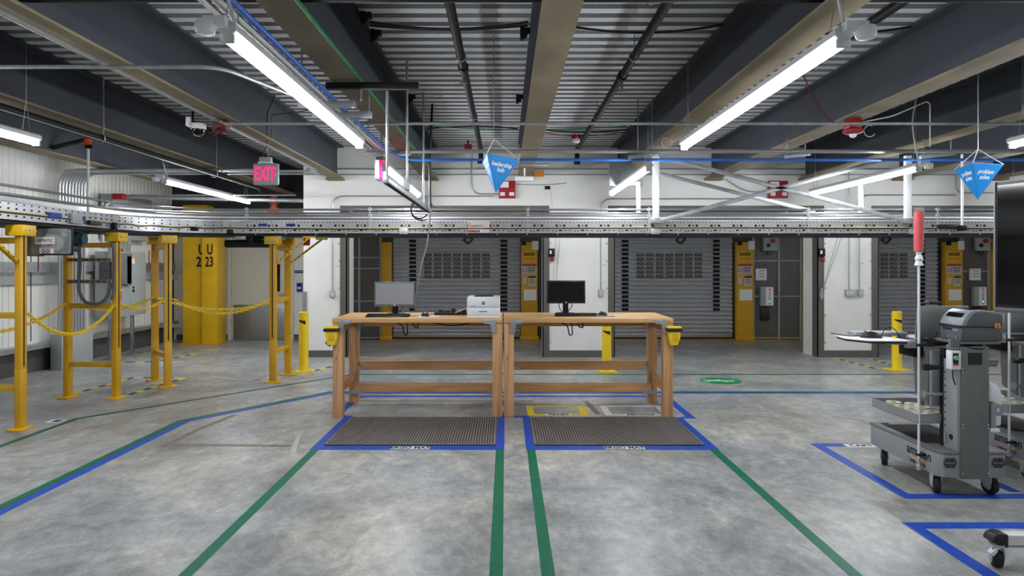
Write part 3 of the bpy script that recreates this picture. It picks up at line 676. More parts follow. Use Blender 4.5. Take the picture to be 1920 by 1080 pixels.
# alarms, detectors, camera
t = thing('strobe_alarm', 'red round strobe alarm on the beam at upper right', 'alarm', (3.05, 6.0, 2.5))
MB().box(2.99, 3.10, 5.93, 6.04, 2.56, 2.638).build('back_box', 'red', t, bevel=.006)
MB().lathe([(.05, 2.56), (.085, 2.545), (.085, 2.525), (.05, 2.51)], (3.045, 5.985, 0), 20).build('disc', 'red', t)
MB().lathe([(.03, 2.512), (.028, 2.49), (.014, 2.478)], (3.045, 5.985, 0), 14).build('strobe_lens', 'white_plastic', t)
t = thing('horn_alarm', 'red alarm box with wires on the beam left of the left lamp', 'alarm', (-2.5, 6.0, 2.5))
MB().box(-2.55, -2.44, 5.95, 6.05, 2.56, 2.632).build('back_box', 'dark_red', t, bevel=.006)
MB().lathe([(.05, 2.55), (.06, 2.53), (.02, 2.52)], (-2.5, 5.98, 0), 16).build('horn', 'dark_red', t)
for k, (dx, dz) in enumerate(((-.09, -.03), (-.05, -.06), (.02, -.05))):
    MB().tube([(-2.5, 5.97, 2.54), (-2.5 + dx * .6, 5.96, 2.53 + dz * .4), (-2.5 + dx, 5.95, 2.54 + dz)], .006, 6).build('wire_tail', 'dark_red', t)
t = thing('dome_camera', 'white dome security camera hanging under a beam', 'camera', (-2.7, 6.0, 2.5))
MB().box(-2.80, -2.76, 5.97, 6.03, 2.58, 2.66).build('bracket', 'white_plastic', t, bevel=.004)
MB().lathe([(.035, 2.61), (.062, 2.60), (.066, 2.57), (.062, 2.555)], (-2.70, 6.0, 0), 20).build('shell', 'white_plastic', t)
MB().box(-2.79, -2.70, 5.98, 6.02, 2.59, 2.612).build('arm', 'white_plastic', t)
MB().lathe([(.055, 2.556), (.052, 2.53), (.04, 2.508), (.02, 2.497), (.004, 2.495)], (-2.70, 6.0, 0), 20).build('dome', 'screen', t)
MB().cyl((-2.75, 6.0, 2.6), (-2.75, 6.0, DECK), .01, n=8).build('drop_rod', 'black', t)
t = thing('smoke_detector', 'small round detector under the deck right of the central beam', 'detector', (.98, 8.7, 2.9))
MB().lathe([(.06, 3.0), (.06, 2.97), (.05, 2.95)], (.89, 8.6, 0), 16).build('base', 'red', t)
MB().lathe([(.045, 2.95), (.05, 2.92), (.03, 2.90)], (.89, 8.6, 0), 16).build('head', 'white_plastic', t)
t = thing('horn_alarm', 'small red and white horn box above the leadership hub sign', 'alarm', (-.52, 9.6, 2.8))
MB().box(-.58, -.48, 9.6, 9.68, 3.0, 3.06).build('red_box', 'red', t, bevel=.004)
MB().box(-.54, -.52, 9.62, 9.66, 3.06, DECK).build('stem', 'dark', t); MB().box(-.57, -.47, 9.58, 9.66, 2.86, 2.99).build('horn', 'paper_grey', t, bevel=.006)
t = thing('strobe_alarm', 'red device at the top edge near the central beam', 'alarm', (.9, 4.33, 3.03))
MB().lathe([(.06, 3.1), (.06, 3.07), (.05, 3.05), (.02, 3.03)], (.90, 4.33, 0), 16).build('body', 'red', t)
MB().lathe([(.02, 3.035), (.018, 3.01)], (.92, 4.31, 0), 10).build('lens', 'white_plastic', t)
def redpanel(x0, x1, lb):
    t = thing('alarm_panel', lb, 'alarm panel', ((x0 + x1) / 2, Z_BACK, 2.35))
    MB().box(x0, x1, Z_BACK - .08, Z_BACK - .001, 2.345, 2.60).build('enclosure', 'red', t, bevel=.006)
    MB().box(x0 + .015, x0 + .145, Z_BACK - .084, Z_BACK - .08, 2.50, 2.585).build('label_plate', 'paper', t)
    MB().box(x0 + .02, x0 + .09, Z_BACK - .084, Z_BACK - .08, 2.38, 2.43).build('label_plate', 'paper', t)
    MB().box(x1 - .09, x1 - .02, Z_BACK - .084, Z_BACK - .08, 2.38, 2.43).build('label_plate', 'paper', t)
redpanel(-.10, .145, 'red alarm panel on the wall below the leadership hub sign'); redpanel(3.87, 4.15, 'red alarm panel on the wall behind the crossed braces')
t = thing('emergency_light', 'white rounded emergency light under the central beam', 'emergency light', (.25, 9.0, 2.45))
MB().box(.12, .37, 8.94, 9.06, 2.465, 2.535).build('body', 'white_plastic', t, bevel=.03)
MB().tube([(.25, 9.0, 2.53), (.25, 9.0, 2.639)], .012, 8).build('stem', 'white_plastic', t)
single('pipe_marker', MB().box(.42, .56, Z_BACK - .06, Z_BACK - .04, 2.665, 2.75), 'ink_orange', 'small orange plate beside the emergency light', 'sign')
t = thing('wall_control', 'tiny black wall control with wires right of the red panel', 'wall device', (.8, Z_BACK, 2.45))
MB().box(.58, .66, Z_BACK - .03, Z_BACK - .001, 2.48, 2.53).build('body', 'black', t, bevel=.004)
MB().tube(sagline((.15, Z_BACK - .01, 2.56), (.90, Z_BACK - .01, 2.575), .02), .004, 5).build('wire', 'dark', t)
MB().tube([(.66, Z_BACK - .01, 2.5), (.68, Z_BACK - .01, 2.3), (.69, Z_BACK - .01, 2.2)], .004, 5).build('wire', 'cord_white', t)
t = thing('wall_control', 'tiny black wall control behind the right crossed brace', 'wall device', (4.7, Z_BACK, 2.45))
MB().box(4.61, 4.71, Z_BACK - .03, Z_BACK - .001, 2.46, 2.51).build('body', 'black', t, bevel=.004)
# wall conduits over the openings
def wallrun(pts, lb, r=.010): run('conduit', [(x, Z_BACK - .025, z) for x, z in pts], r, 'galv', lb, 'conduit', fil=.16, n=8)
def U(px, py): return ((px - 948) / 126.73, CAM_H + (497 - py) / 126.73)
wallrun([U(625, 546), U(625, 368), U(925, 368)], 'conduit looping up from the outlet on the left pier')
wallrun([U(1126, 546), U(1126, 373), U(1400, 373)], 'conduit looping up from the outlet on the middle pier')
wallrun([U(884, 250), U(884, 364), U(935, 364)], 'conduit bending down to the red panel below the hub sign')
wallrun([U(1590, 546), U(1590, 300)], 'left conduit rising from the double outlet on the right pier')
wallrun([U(1609, 546), U(1609, 366), U(1790, 366)], 'right conduit rising from the single outlet on the right pier')
wallrun([U(1360, 337), U(1395, 360), U(1440, 360)], 'short bent conduit beside the right red panel')
wallrun([U(1790, 330), U(1790, 362), U(1900, 362)], 'conduit elbow below the problem solve sign')
def outlet(px, py, lb, w=.075):
    x, z = U(px, py)
    t = thing('outlet_box', lb, 'outlet', (x, Z_BACK, z - .05))
    MB().box(x - w / 2, x + w / 2, Z_BACK - .05, Z_BACK - .001, z - .05, z + .05).build('box', 'galv', t, bevel=.005)
    k = 2 if w > .1 else 1
    for q in range(k):
        cx = x + (q - (k - 1) / 2) * .055
        p = MB().box(cx - .021, cx + .021, Z_BACK - .054, Z_BACK - .05, z - .036, z + .036).build('socket_plate', 'white_plastic', t)
        for dz in (-.017, .017): MB().box(cx - .009, cx + .009, Z_BACK - .056, Z_BACK - .054, z + dz - .006, z + dz + .006).build('socket', 'dark', p)
outlet(624, 551, 'outlet box on the left white pier'); outlet(1126, 549, 'outlet box on the middle white pier')
outlet(1591, 549, 'double outlet box on the right white pier', .13); outlet(1611, 549, 'single outlet box on the right white pier')
for px, py, lb in ((634, 499, 'tiny yellow-green tag on the left pier'), (1133, 497, 'tiny yellow-green tag on the middle pier'), (1617, 494, 'tiny yellow-green tag on the right pier')):
    x, z = U(px, py); single('wall_tag', MB().box(x - .02, x + .02, Z_BACK - .003, Z_BACK - .0005, z - .008, z + .008), 'tape_yellow', lb, 'tag')
def pullstation(px, lb, chainlb, cx0, cx1):
    x, z = U(px, 475)
    t = thing('pull_handle', lb, 'wall handle', (x, Z_BACK, z - .1))
    MB().box(x - .045, x + .045, Z_BACK - .05, Z_BACK - .001, z - .05, z + .07).build('bracket', 'black', t, bevel=.006)
    MB().box(x - .03, x + .0, Z_BACK - .053, Z_BACK - .05, z - .01, z + .04).build('label_plate', 'paper', t)
    MB().lathe([(.006, z - .05), (.03, z - .07), (.03, z - .10), (.006, z - .12)], (x + .01, Z_BACK - .04, 0), 14).build('red_knob', 'red', t)
    a, b = U(cx0[0], cx0[1]), U(cx1[0], cx1[1])
    mb = MB()
    for off in (0, .06):
        n = 44
        for k in range(n):
            p = Vector((a[0] + off, Z_BACK - .03, a[1])).lerp(Vector((b[0] + off * cx1[2], Z_BACK - .03, b[1])), k / n)
            q = Vector((a[0] + off, Z_BACK - .03, a[1])).lerp(Vector((b[0] + off * cx1[2], Z_BACK - .03, b[1])), (k + .75) / n)
            mb.bar(p, q, .009, .006)
    single('hand_chain', mb, 'galv', chainlb, 'chain')
pullstation(1034, 'black bracket with red knob on the middle pier', 'pair of grey hand chains on the middle pier', (1043, 440), (1037, 535, .7))
pullstation(1539, 'black bracket with red knob on the right pier', 'pair of grey hand chains slanting down the right pier', (1570, 440), (1540, 545, .1))
single('chain_bundle', MB().lathe([(.012, U(0, 562)[1]), (.03, U(0, 556)[1]), (.022, U(0, 546)[1]), (.008, U(0, 540)[1])], (U(1539, 0)[0], Z_BACK - .035, 0), 12), 'grey_plastic', 'grey tied bundle at the foot of the right pier chains', 'chain tie')

# EXIT sign
def exit_sign(x, y, z, lb):
    t = thing('exit_sign', lb, 'exit sign', (x, y, z))
    MB().box(x - .125, x + .14, y, y + .045, z, z + .225).build('case', 'exit_face', t, bevel=.018)
    MB().box(x - .07, x + .07, y - .005, y + .05, z + .225, z + .24).build('top_bracket', 'white_plastic', t, bevel=.003)
    MB().box(x - .06, x + .065, y, y + .05, z + .24, z + .29).build('canopy', 'elec', t, bevel=.008)
    text('exit_letters', 'EXIT', .19, (x + .0, y - .002, z + .11), CAMF, 'exit_pink', t, .56, bold=.006, label='pink lit EXIT letters')
    MB().prism([(x + .098, z + .14), (x + .125, z + .115), (x + .098, z + .09), (x + .106, z + .115)], 'y', y - .003, y).build('arrow', 'exit_pink', t)
    MB().tube([(x - .03, y + .02, z + .29), (x + .015, y + .02, z + .42), (x + .02, y + .02, z + .75), (x + .1, y + .02, DECK - .01)], .007, 6).build('hanger_cord', 'black_plastic', t)
    MB().tube([(x + .03, y + .02, z + .29), (x + .018, y + .02, z + .42)], .004, 6).build('hanger_cord', 'galv', t)
exit_sign(-2.47, 7.0, 2.182, 'pink lit EXIT sign hanging at left')
# second exit sign seen edge-on beside the strip light
t = thing('exit_sign', 'exit sign seen edge on beside the short strip light', 'exit sign', (-1.29, 7.15, 2.27))
MB().box(-1.365, -1.315, 7.1, 7.35, 2.26, 2.46).build('case', 'white_plastic', t, bevel=.01)
MB().box(-1.312, -1.265, 7.1, 7.35, 2.265, 2.455).build('lit_face', 'exit_pink', t, bevel=.005)
MB().box(-1.36, -1.27, 7.15, 7.3, 2.46, 2.50).build('canopy', 'elec_dark', t, bevel=.006)
MB().cyl((-1.31, 7.2, 2.5), (-1.31, 7.2, DECK - .01), .008, n=8).build('stem', 'galv', t)

# hanging blue inverted pyramids
def pyramid(c, top, hgt, hw, rz, tilt, lb, words, side, cordtop):
    t = thing('hanging_sign', lb, 'hanging sign', c, 'blue hanging team signs')
    q = Matrix.Rotation(rz, 4, 'Z') @ Matrix.Rotation(tilt[0], 4, 'X') @ Matrix.Rotation(tilt[1], 4, 'Y')
    rt = 3 ** .5
    vs = [q @ Vector(p) for p in ((-hw, -hw / rt, 0), (hw, -hw / rt, 0), (0, 2 * hw / rt, 0), (0, 0, -hgt))]
    vs = [v + Vector(c) + Vector((0, 0, 0)) for v in vs]
    fs = [(0, 3, 1), (1, 3, 2), (2, 3, 0), (0, 1, 2)]
    for k, f in enumerate(fs):
        a, b, cc = (vs[i] for i in f); cen = sum(vs, Vector()) / 4
        nn = (b - a).cross(cc - a).normalized()
        if nn.dot(a - cen) < 0: nn = -nn
        mb = MB(); mb.add([a, b, cc, a - nn * .004, b - nn * .004, cc - nn * .004], [(0, 1, 2), (3, 5, 4), (0, 3, 4, 1), (1, 4, 5, 2), (2, 5, 3, 0)])
        fo = mb.build('card_face' if k < 3 else 'card_top', 'blue_sign', t, smooth=False)
        if k in (0, 2):
            l_, r_ = (vs[0], vs[1]) if k == 0 else (vs[2], vs[0])
            xx = (r_ - l_).normalized(); yy = nn.cross(xx).normalized()
            at = (l_ + r_) / 2 + (vs[3] - (l_ + r_) / 2) * .30 + nn * .001
            text('lettering', words, .046, at, (xx, yy), 'ink_white', fo, shear=.12, bold=.0008)
    for i in range(3):
        MB().tube([vs[i], Vector(cordtop[0])], .004, 6).build('cord', 'cord_white', t)
    MB().tube([cordtop[0], cordtop[1]], .003, 6).build('hanger_wire', 'galv', t)
pyramid((-.07, 5.15, 2.165), 0, .262, .152, R(38), (R(-4), R(4)), 'blue inverted pyramid sign reading leadership hub', 'leadership\nhub', 0, [(-.09, 5.15, 2.31), (-.09, 5.15, DECK)])
pyramid((3.45, 5.0, 2.09), 0, .25, .152, R(18), (R(-2), R(0)), 'blue inverted pyramid sign reading problem solve', 'problem\nsolve', 0, [(3.46, 5.0, 2.21), (3.46, 5.0, DECK)])

# ================================================================== conveyor
CB, CT = 1.73, 1.87
def stations(n_arc=18):
    st = [((-4.0, y), (-1, 0)) for y in (1.5, 3, 4.5, 6, 7.0)]
    for k in range(1, n_arc + 1):
        a = R(180 - 90 * k / n_arc); st.append(((-3.1 + .9 * math.cos(a), 7.0 + .9 * math.sin(a)), (math.cos(a), math.sin(a))))
    return st + [((x, 7.9), (0, 1)) for x in (-2, 0, 2, 4, 6, 8.9)]
ST = stations()
def sweep(mb, prof):
    n = len(prof); vs = []; k = len(ST)
    for (p, nn) in ST:
        for d_, h_ in prof: vs.append((p[0] + nn[0] * d_, p[1] + nn[1] * d_, h_))
    fs = [(i * n + j, i * n + (j + 1) % n, (i + 1) * n + (j + 1) % n, (i + 1) * n + j) for i in range(k - 1) for j in range(n)]
    return mb.add(vs, fs + [tuple(range(n)), tuple(range((k - 1) * n, k * n))])
def path(d_, h_): return [(p[0] + n[0] * d_, p[1] + n[1] * d_, h_) for p, n in ST]
def at_s(X, d_=0.): return (X, 7.9 + d_)
cv = thing('conveyor', 'long overhead steel belt conveyor curving along the room', 'conveyor', (0, 8.2, CB))
sweep(MB(), [(0, CB), (.03, CB), (.03, CB + .006), (.006, CB + .006), (.006, CT - .006), (.03, CT - .006), (.03, CT), (0, CT)]).build('near_side_rail', 'alu', cv)
sweep(MB(), [(.6, CB), (.6, CT), (.57, CT), (.57, CT - .006), (.594, CT - .006), (.594, CB + .006), (.57, CB + .006), (.57, CB)]).build('far_side_rail', 'alu', cv)
sweep(MB(), [(.04, CT - .03), (.56, CT - .03), (.56, CT - .015), (.04, CT - .015)]).build('belt', 'black_plastic', cv)
sweep(MB(), [(.02, CB - .03), (.58, CB - .03), (.58, CB - .008), (.02, CB - .008)]).build('return_belt', 'rubber', cv)
for d_ in (.02, .58):
    for h_, r_ in ((1.935, .012), (2.005, .012)):
        MB().tube(path(d_, h_), r_, 8).build('guard_rail', 'alu', cv)
sweep(MB(), [(.585, 1.875), (.592, 1.875), (.592, 1.99), (.585, 1.99)]).build('side_guard', 'sheet', cv)
for X in (-3.0, -1.57, .26, 1.66, 3.5, 5.0):
    for d_ in (-.008, .6):
        q = MB().box(X - .008, X + .008, 7.9 + d_, 7.908 + d_, CB + .01, 2.03).build('guard_bracket', 'galv_bright', cv)
        for h_ in (1.935, 2.005): MB().box(X - .02, X + .02, 7.89 + d_ , 7.93 + d_, h_ - .014, h_ + .014).build('clamp', 'galv_bright', q)
# punched slots in the side rail
sl = MB(); x = -2.95
while x < 8.8:
    for dx in (-.043, .043): sl.cbox((x + dx, 7.899, CT - .052), (.026, .003, .024))
    sl.cbox((x, 7.899, CT - .050), (.014, .003, .014))
    sl.cbox((x, 7.899, CB + .034), (.036, .003, .016))
    for dx in (-.085, .055, .11, -.05): sl.cbox((x + dx, 7.899, CB + .026 + .008 * (dx > 0)), (.013, .003, .012))
    for k in range(6): sl.cbox((x - .105 + .043 * k, 7.899, CT - .009), (.013, .003, .008))
    x += .256
for k in range(1, 60):     # slots around the bend and the near straight
    s_ = k * .09
    if s_ < 1.37: a = math.pi / 2 + s_ / .9; p = (-3.1 + .899 * math.cos(a), 7 + .899 * math.sin(a)); 
    else: p = (-3.999, 7.0 - (s_ - 1.37))
    if p[1] < 3: break
    for hh in (CT - .05, CB + .03, CT - .012):
        sl.cyl((p[0] + .002, p[1] - .002, hh), (p[0] + .006, p[1] - .004, hh), .008 if hh < CT - .02 else .006, n=6)
so = sl.build('punched_slots', 'dark', cv, smooth=False); so['kind'] = 'stuff'
pts = [Vector((p[0] - n[0] * .006, p[1] - n[1] * .006, 1.795 + .006 * math.sin(i * 1.3))) for i, (p, n) in enumerate(ST)]
MB().tube(pts, .0045, 6).build('yellow_cable', 'cable_yellow', cv)
MB().tube([v - Vector((0, 0, .010)) + Vector((0, 0, .004 * math.sin(i * 2.1))) for i, v in enumerate(pts)], .005, 6).build('black_cable', 'black_plastic', cv)
# plates and stickers on the rail
q = MB().box(-.435, -.185, 7.893, 7.899, CB + .006, CT - .004).build('maker_plate', 'paper_grey', cv)
text('lettering', 'DEMATIC', .034, (-.325, 7.892, CB + .083), CAMF, 'ink', q)
MB().box(-.425, -.405, 7.890, 7.893, CB + .075, CB + .125).build('logo_bar', 'ink_orange', q)
MB().box(-.43, -.33, 7.890, 7.893, CB + .012, CB + .034).build('warning_strip', 'ink_red', q); MB().box(-.32, -.30, 7.890, 7.893, CB + .012, CB + .036).build('symbol', 'ink_blue', q)
MB().box(-.26, -.20, 7.890, 7.893, CB + .046, CB + .058).build('red_strip', 'ink_red', q)
for X0, X1, lb in ((-2.86, -2.76, 'ink_blue'), (-2.54, -2.44, 'ink_blue'), (-4.0, -4.0, 'ink_blue')):
    if X0 != X1: MB().box(X0, X1, 7.894, 7.899, CT - .06, CT - .028).build('blue_sticker', lb, cv)
for X in (-1.18, 1.73, 4.72): MB().box(X - .05, X + .05, 7.885, 7.899, CB - .012, CB + .055).build('splice_plate', 'galv_bright', cv, bevel=.004)
for k in range(34): MB().cyl((-2.9 + .35 * k, 7.915, CB), (-2.9 + .35 * k, 7.915, CB - .018), .007, n=6).build('bolt', 'galv_bright', cv)
# gadgets on the near bend
for (X, Y), m, dz, sz in (((-3.998, 6.05), 'ink_blue', .07, (.02, .16, .05)), ((-3.998, 6.35), 'elec', .06, (.03, .16, .09)), ((-3.995, 6.62), 'black_plastic', .04, (.04, .18, .04)), ((-3.99, 6.95), 'black', .03, (.04, .05, .07)), ((-3.55, 7.77), 'black_plastic', .04, (.08, .05, .035)), ((-3.2, 7.90), 'black_plastic', .02, (.07, .03, .05))):
    MB().cbox((X + .015, Y - .01, CB + dz), sz).build('sensor', m, cv, bevel=.006)
MB().cyl((-3.99, 6.42, CB + .07), (-3.96, 6.42, CB + .07), .02, n=12).build('blue_knob', 'ink_blue', cv)
MB().box(-3.0, -2.92, 7.90, 8.45, CB - .12, CB - .03).build('drive_roller', 'black', cv, bevel=.02)

# roller drive under the straight
t = thing('drive_motor', 'black roller drive under the conveyor above the beige door', 'motor', (-2.95, 8.0, 1.5))
MB().cyl((-3.27, 7.98, 1.61), (-2.73, 7.98, 1.61), .045, n=16).build('roller', 'black', t)
MB().box(-3.15, -3.02, 7.93, 8.05, 1.655, 1.70).build('bracket', 'galv_bright', t, bevel=.004)
MB().box(-2.72, -2.60, 7.91, 8.06, 1.66, 1.70).build('bracket', 'galv_bright', t, bevel=.004)

# ---- yellow stands
def stand(p_in, p_out, label, brace=None, hooks=()):
    a = Vector((p_in[0], p_in[1], 0)); b = Vector((p_out[0], p_out[1], 0)); d_ = (b - a).normalized(); s_ = Vector((-d_.y, d_.x, 0))
    t = thing('conveyor_stand', label, 'conveyor stand', tuple((a + b) / 2), 'yellow conveyor stands')
    for p in (a, b):
        leg = MB().bar(p + Vector((0, 0, .012)), p + Vector((0, 0, 1.66)), .052, .075, up=s_).build('leg', 'yellow_deep', t, bevel=.004)
        sgn = 1 if p is a else -1
        for q in (s_ * .0385, -s_ * .0385, -d_ * .027 * sgn):
            c = p + q
            wv = .012
            if abs(q.dot(d_)) > .01: MB().bar(c + Vector((0, 0, .52)), c + Vector((0, 0, 1.62)), .003, wv, up=s_).build('slot_strip', 'dark', leg)
        MB().bar(p + Vector((0, 0, .012)), p + Vector((0, 0, .5)), .054, .0775, up=s_).build('foot_sleeve', 'yellow_deep', t, bevel=.004)
        fp = MB().bar(p - s_ * .09, p + s_ * .09, .12, .016, up=(0, 0, 1)); fp.xf(Matrix.Translation((0, 0, .0085))); fp.build('foot_plate', 'yellow', t, bevel=.003)
        MB().bar(p - s_ * .08 + Vector((0, 0, 1.648)), p + s_ * .08 + Vector((0, 0, 1.648)), .15, .09).build('head_bracket', 'yellow', t, bevel=.005)
        for q in (-.05, 0, .05):
            MB().cyl(p + s_ * q + d_ * -.075 * sgn + Vector((0, 0, 1.65)), p + s_ * q + d_ * -.083 * sgn + Vector((0, 0, 1.65)), .008, n=8).build('bolt', 'galv', t)
    for h_ in (.345, .945, 1.565):
        MB().bar(a + Vector((0, 0, h_)), b + Vector((0, 0, h_)), .04, .05).build('crossbar', 'yellow_deep', t, bevel=.003)
    if brace:
        for p in (a, b):
            e = p + Vector(brace)
            br = MB().bar(p + Vector((0, 0, 1.36)), (e.x, e.y, 1.68), .04, .02).build('brace', 'yellow', t, bevel=.002)
            p0 = p + Vector((0, 0, 1.36)); p1 = Vector((e.x, e.y, 1.68)); side = (p1 - p0).cross(Vector((0, 0, 1))).normalized()
            for k in range(1, 9):
                c = p0.lerp(p1, k / 9); d2 = (p1 - p0).normalized() * .011
                MB().bar(c - d2, c + d2, .043, .007).build('brace_slot', 'dark', br)
            MB().cbox((e.x, e.y, 1.686), (.14, .05, .02)).build('brace_foot', 'yellow', t)
    return t
stand((-4.02, 5.66), (-4.54, 5.66), 'yellow conveyor stand at the left edge of the picture', brace=(0, -.5, 0))
st2 = stand((-3.98, 6.98), (-4.50, 7.02), 'yellow conveyor stand holding the looped grey hose')
stand((-3.77, 7.62), (-4.14, 8.06), 'yellow conveyor stand set at an angle at the bend')
stand((-2.70, 7.93), (-2.70, 8.47), 'yellow conveyor stand in front of the beige door', brace=(.42, 0, 0))

# chains between the stands
def chain(p0, p1, sag, label):
    mb = MB(); L = (Vector(p1) - Vector(p0)).length * (1 + 2.6 * (sag / (Vector(p1) - Vector(p0)).length) ** 2); n = max(6, int(L / .033)); P = sagline(p0, p1, sag, n)
    for k in range(n):
        a, b = P[k], P[k + 1]; d_ = (b - a); m_ = (a + b) / 2; dn = d_.normalized(); up = Vector((0, 0, 1)); s_ = dn.cross(up).normalized(); u_ = s_.cross(dn)
        w_ = (u_ if k % 2 else s_); r1, r2 = .028, .0145
        ring = [m_ + dn * (r1 * math.cos(t_)) + w_ * (r2 * math.sin(t_)) for t_ in [2 * math.pi * q / 10 for q in range(10)]]
        mb.tube(ring, .0052, 5, True)
    single('plastic_chain', mb, 'chain', label, 'chain', 'yellow chains between the conveyor stands')
chain((-4.0, 5.70, .97), (-3.98, 6.94, .96), .24, 'yellow plastic chain sagging lowest between the two left stands')
chain((-4.52, 5.70, .80), (-4.50, 6.97, .97), .10, 'yellow plastic chain on the far side between the two left stands')
chain((-4.48, 7.06, .96), (-4.13, 8.02, .99), .10, 'yellow plastic chain from the hose stand to the far leg at the bend')
chain((-3.97, 7.03, .96), (-3.78, 7.58, .98), .07, 'short yellow plastic chain from the hose stand to the near leg at the bend')
chain((-3.74, 7.64, .99), (-2.73, 7.90, .97), .17, 'yellow plastic chain from the bend to the near leg by the beige door')
chain((-4.10, 8.06, .97), (-2.73, 8.44, .96), .14, 'yellow plastic chain from the bend to the far leg by the beige door')

# ---- geared drive under the conveyor at left
t = thing('drive_unit', 'clear guarded conveyor drive with teal motor and maker plate', 'drive unit', (-4.1, 6.3, 1.4))
MB().box(-4.215, -3.915, 6.15, 6.19, 1.45, 1.70).build('back_plate', 'black', t, bevel=.006)
MB().cyl((-4.055, 6.15, 1.56), (-4.055, 6.07, 1.56), .075, n=24).build('pulley', 'elec', t)
MB().cyl((-4.055, 6.075, 1.56), (-4.055, 6.06, 1.56), .03, n=16).build('hub', 'dark', t)
g = MB().box(-4.195, -3.905, 6.02, 6.15, 1.46, 1.69).build('clear_guard', 'clear', t, bevel=.02)
p = MB().box(-4.145, -3.975, 6.012, 6.019, 1.545, 1.61).build('maker_plate', 'paper', t)
text('lettering', 'DEMATIC', .036, (-4.06, 6.011, 1.577), CAMF, 'ink', p, .95)
p = MB().box(-4.105, -3.985, 6.012, 6.019, 1.465, 1.52).build('warning_label', 'paper', t)
MB().box(-4.105, -3.985, 6.010, 6.012, 1.508, 1.52).build('label_header', 'ink_orange', p)
for dx in (-.035, .005): MB().tube(arc((-4.035 + dx, 6.011, 1.485), .014, 0, 360, 12)[:-1], .004, 5, True).build('symbol', 'ink_blue', p)
MB().box(-4.085, -4.075, 6.010, 6.012, 1.474, 1.498).build('symbol', 'ink_orange', p)
MB().box(-4.245, -4.185, 6.05, 6.2, 1.44, 1.66).build('tan_bracket', 'flange', t, bevel=.006)
mo = MB().cyl((-4.175, 6.5, 1.61), (-4.035, 6.5, 1.61), .062, n=24).build('motor_body', 'motor', t)
for k in range(6): MB().tube(arc((0, 0, 0), .064, 0, 360, 20, 'yz')[:-1], .004, 4, True).xf(Matrix.Translation((-4.155 + .022 * k, 6.5, 1.61))).build('cooling_fin', 'motor', mo)
MB().cyl((-4.035, 6.5, 1.61), (-4.005, 6.5, 1.61), .052, n=20).build('end_bell', 'motor', t)
MB().box(-4.175, -4.075, 6.44, 6.56, 1.49, 1.55).build('gearbox_foot', 'motor', t, bevel=.01)
MB().box(-4.135, -4.075, 6.430, 6.438, 1.60, 1.62).build('rating_label', 'ink_orange', t)
# hose loop and struts on the second stand
lp = [W(150, 462, 6.62), W(146, 452, 6.75), W(155, 440, 6.85), W(180, 432, 6.9), W(203, 440, 6.92), W(213, 462, 6.92), W(215, 490, 6.93), W(214, 520, 6.93), W(214, 545, 6.93), W(209, 562, 6.93)]
run('flex_hose', lp, .016, 'hose', 'dark grey flexible hose arching above the stand crossbar', 'hose', fil=.06)
lp = [W(146, 462, 6.6), W(150, 480, 6.9), W(150, 505, 6.93), W(147, 530, 6.93), W(149, 550, 6.93), W(158, 566, 6.93), W(175, 572, 6.93), W(192, 567, 6.93), W(203, 555, 6.93), W(207, 530, 6.93)]
run('flex_hose', lp, .016, 'hose', 'dark grey flexible hose hanging in a loop below', 'hose', fil=.06)
t = thing('strut_rack', 'two slotted strut bars with a grey box on the hose stand', 'strut', (-4.24, 6.95, 1.15))
for z in (1.415, 1.195):
    b_ = MB().box(-4.46, -4.02, 6.93, 6.955, z - .018, z + .018).build('strut_bar', 'flange', t, bevel=.002)
    for k in range(7): MB().cbox((-4.42 + .058 * k, 6.929, z), (.026, .003, .010)).build('bar_slot', 'dark', b_)
MB().box(-4.14, -4.03, 6.945, 7.02, 1.215, 1.395).build('disconnect_box', 'elec_dark', t, bevel=.005)
MB().box(-4.14, -4.03, 6.942, 6.945, 1.30, 1.304).build('box_seam', 'dark', t)

# ---- beacon on a pole
t = thing('beacon_light', 'orange beacon lamp on a white pole above the conveyor bend', 'beacon', (-4.28, 7.0, 1.75))
MB().cyl((-4.28, 7.0, 1.75), (-4.28, 7.0, 2.56), .013, n=12).build('pole', 'white_steel', t)
MB().lathe([(.022, 2.555), (.036, 2.565), (.036, 2.59)], (-4.28, 7.0, 0), 18).build('base', 'black', t)
MB().lathe([(.036, 2.59), (.037, 2.645), (.03, 2.655)], (-4.28, 7.0, 0), 18).build('lens', 'orange_lens', t)
MB().lathe([(.036, 2.655), (.036, 2.668), (.02, 2.675)], (-4.28, 7.0, 0), 18).build('cap', 'rust', t)
MB().box(-4.30, -4.20, 6.96, 7.03, 1.72, 1.78).build('mount', 'black', t, bevel=.006)
t = thing('strut_pole', 'thin white pole clamped to the conveyor below the problem solve sign', 'pole', (5.27, 7.88, 1.7))
MB().cyl((5.27, 7.88, 1.76), (5.27, 7.88, 2.64), .014, n=12).build('pole', 'white_steel', t)
MB().box(5.22, 5.31, 7.85, 7.90, 1.76, 1.82).build('clamp', 'black', t, bevel=.006); MB().box(4.98, 5.22, 7.86, 7.89, 1.79, 1.83).build('sensor_arm', 'black_plastic', t, bevel=.008)

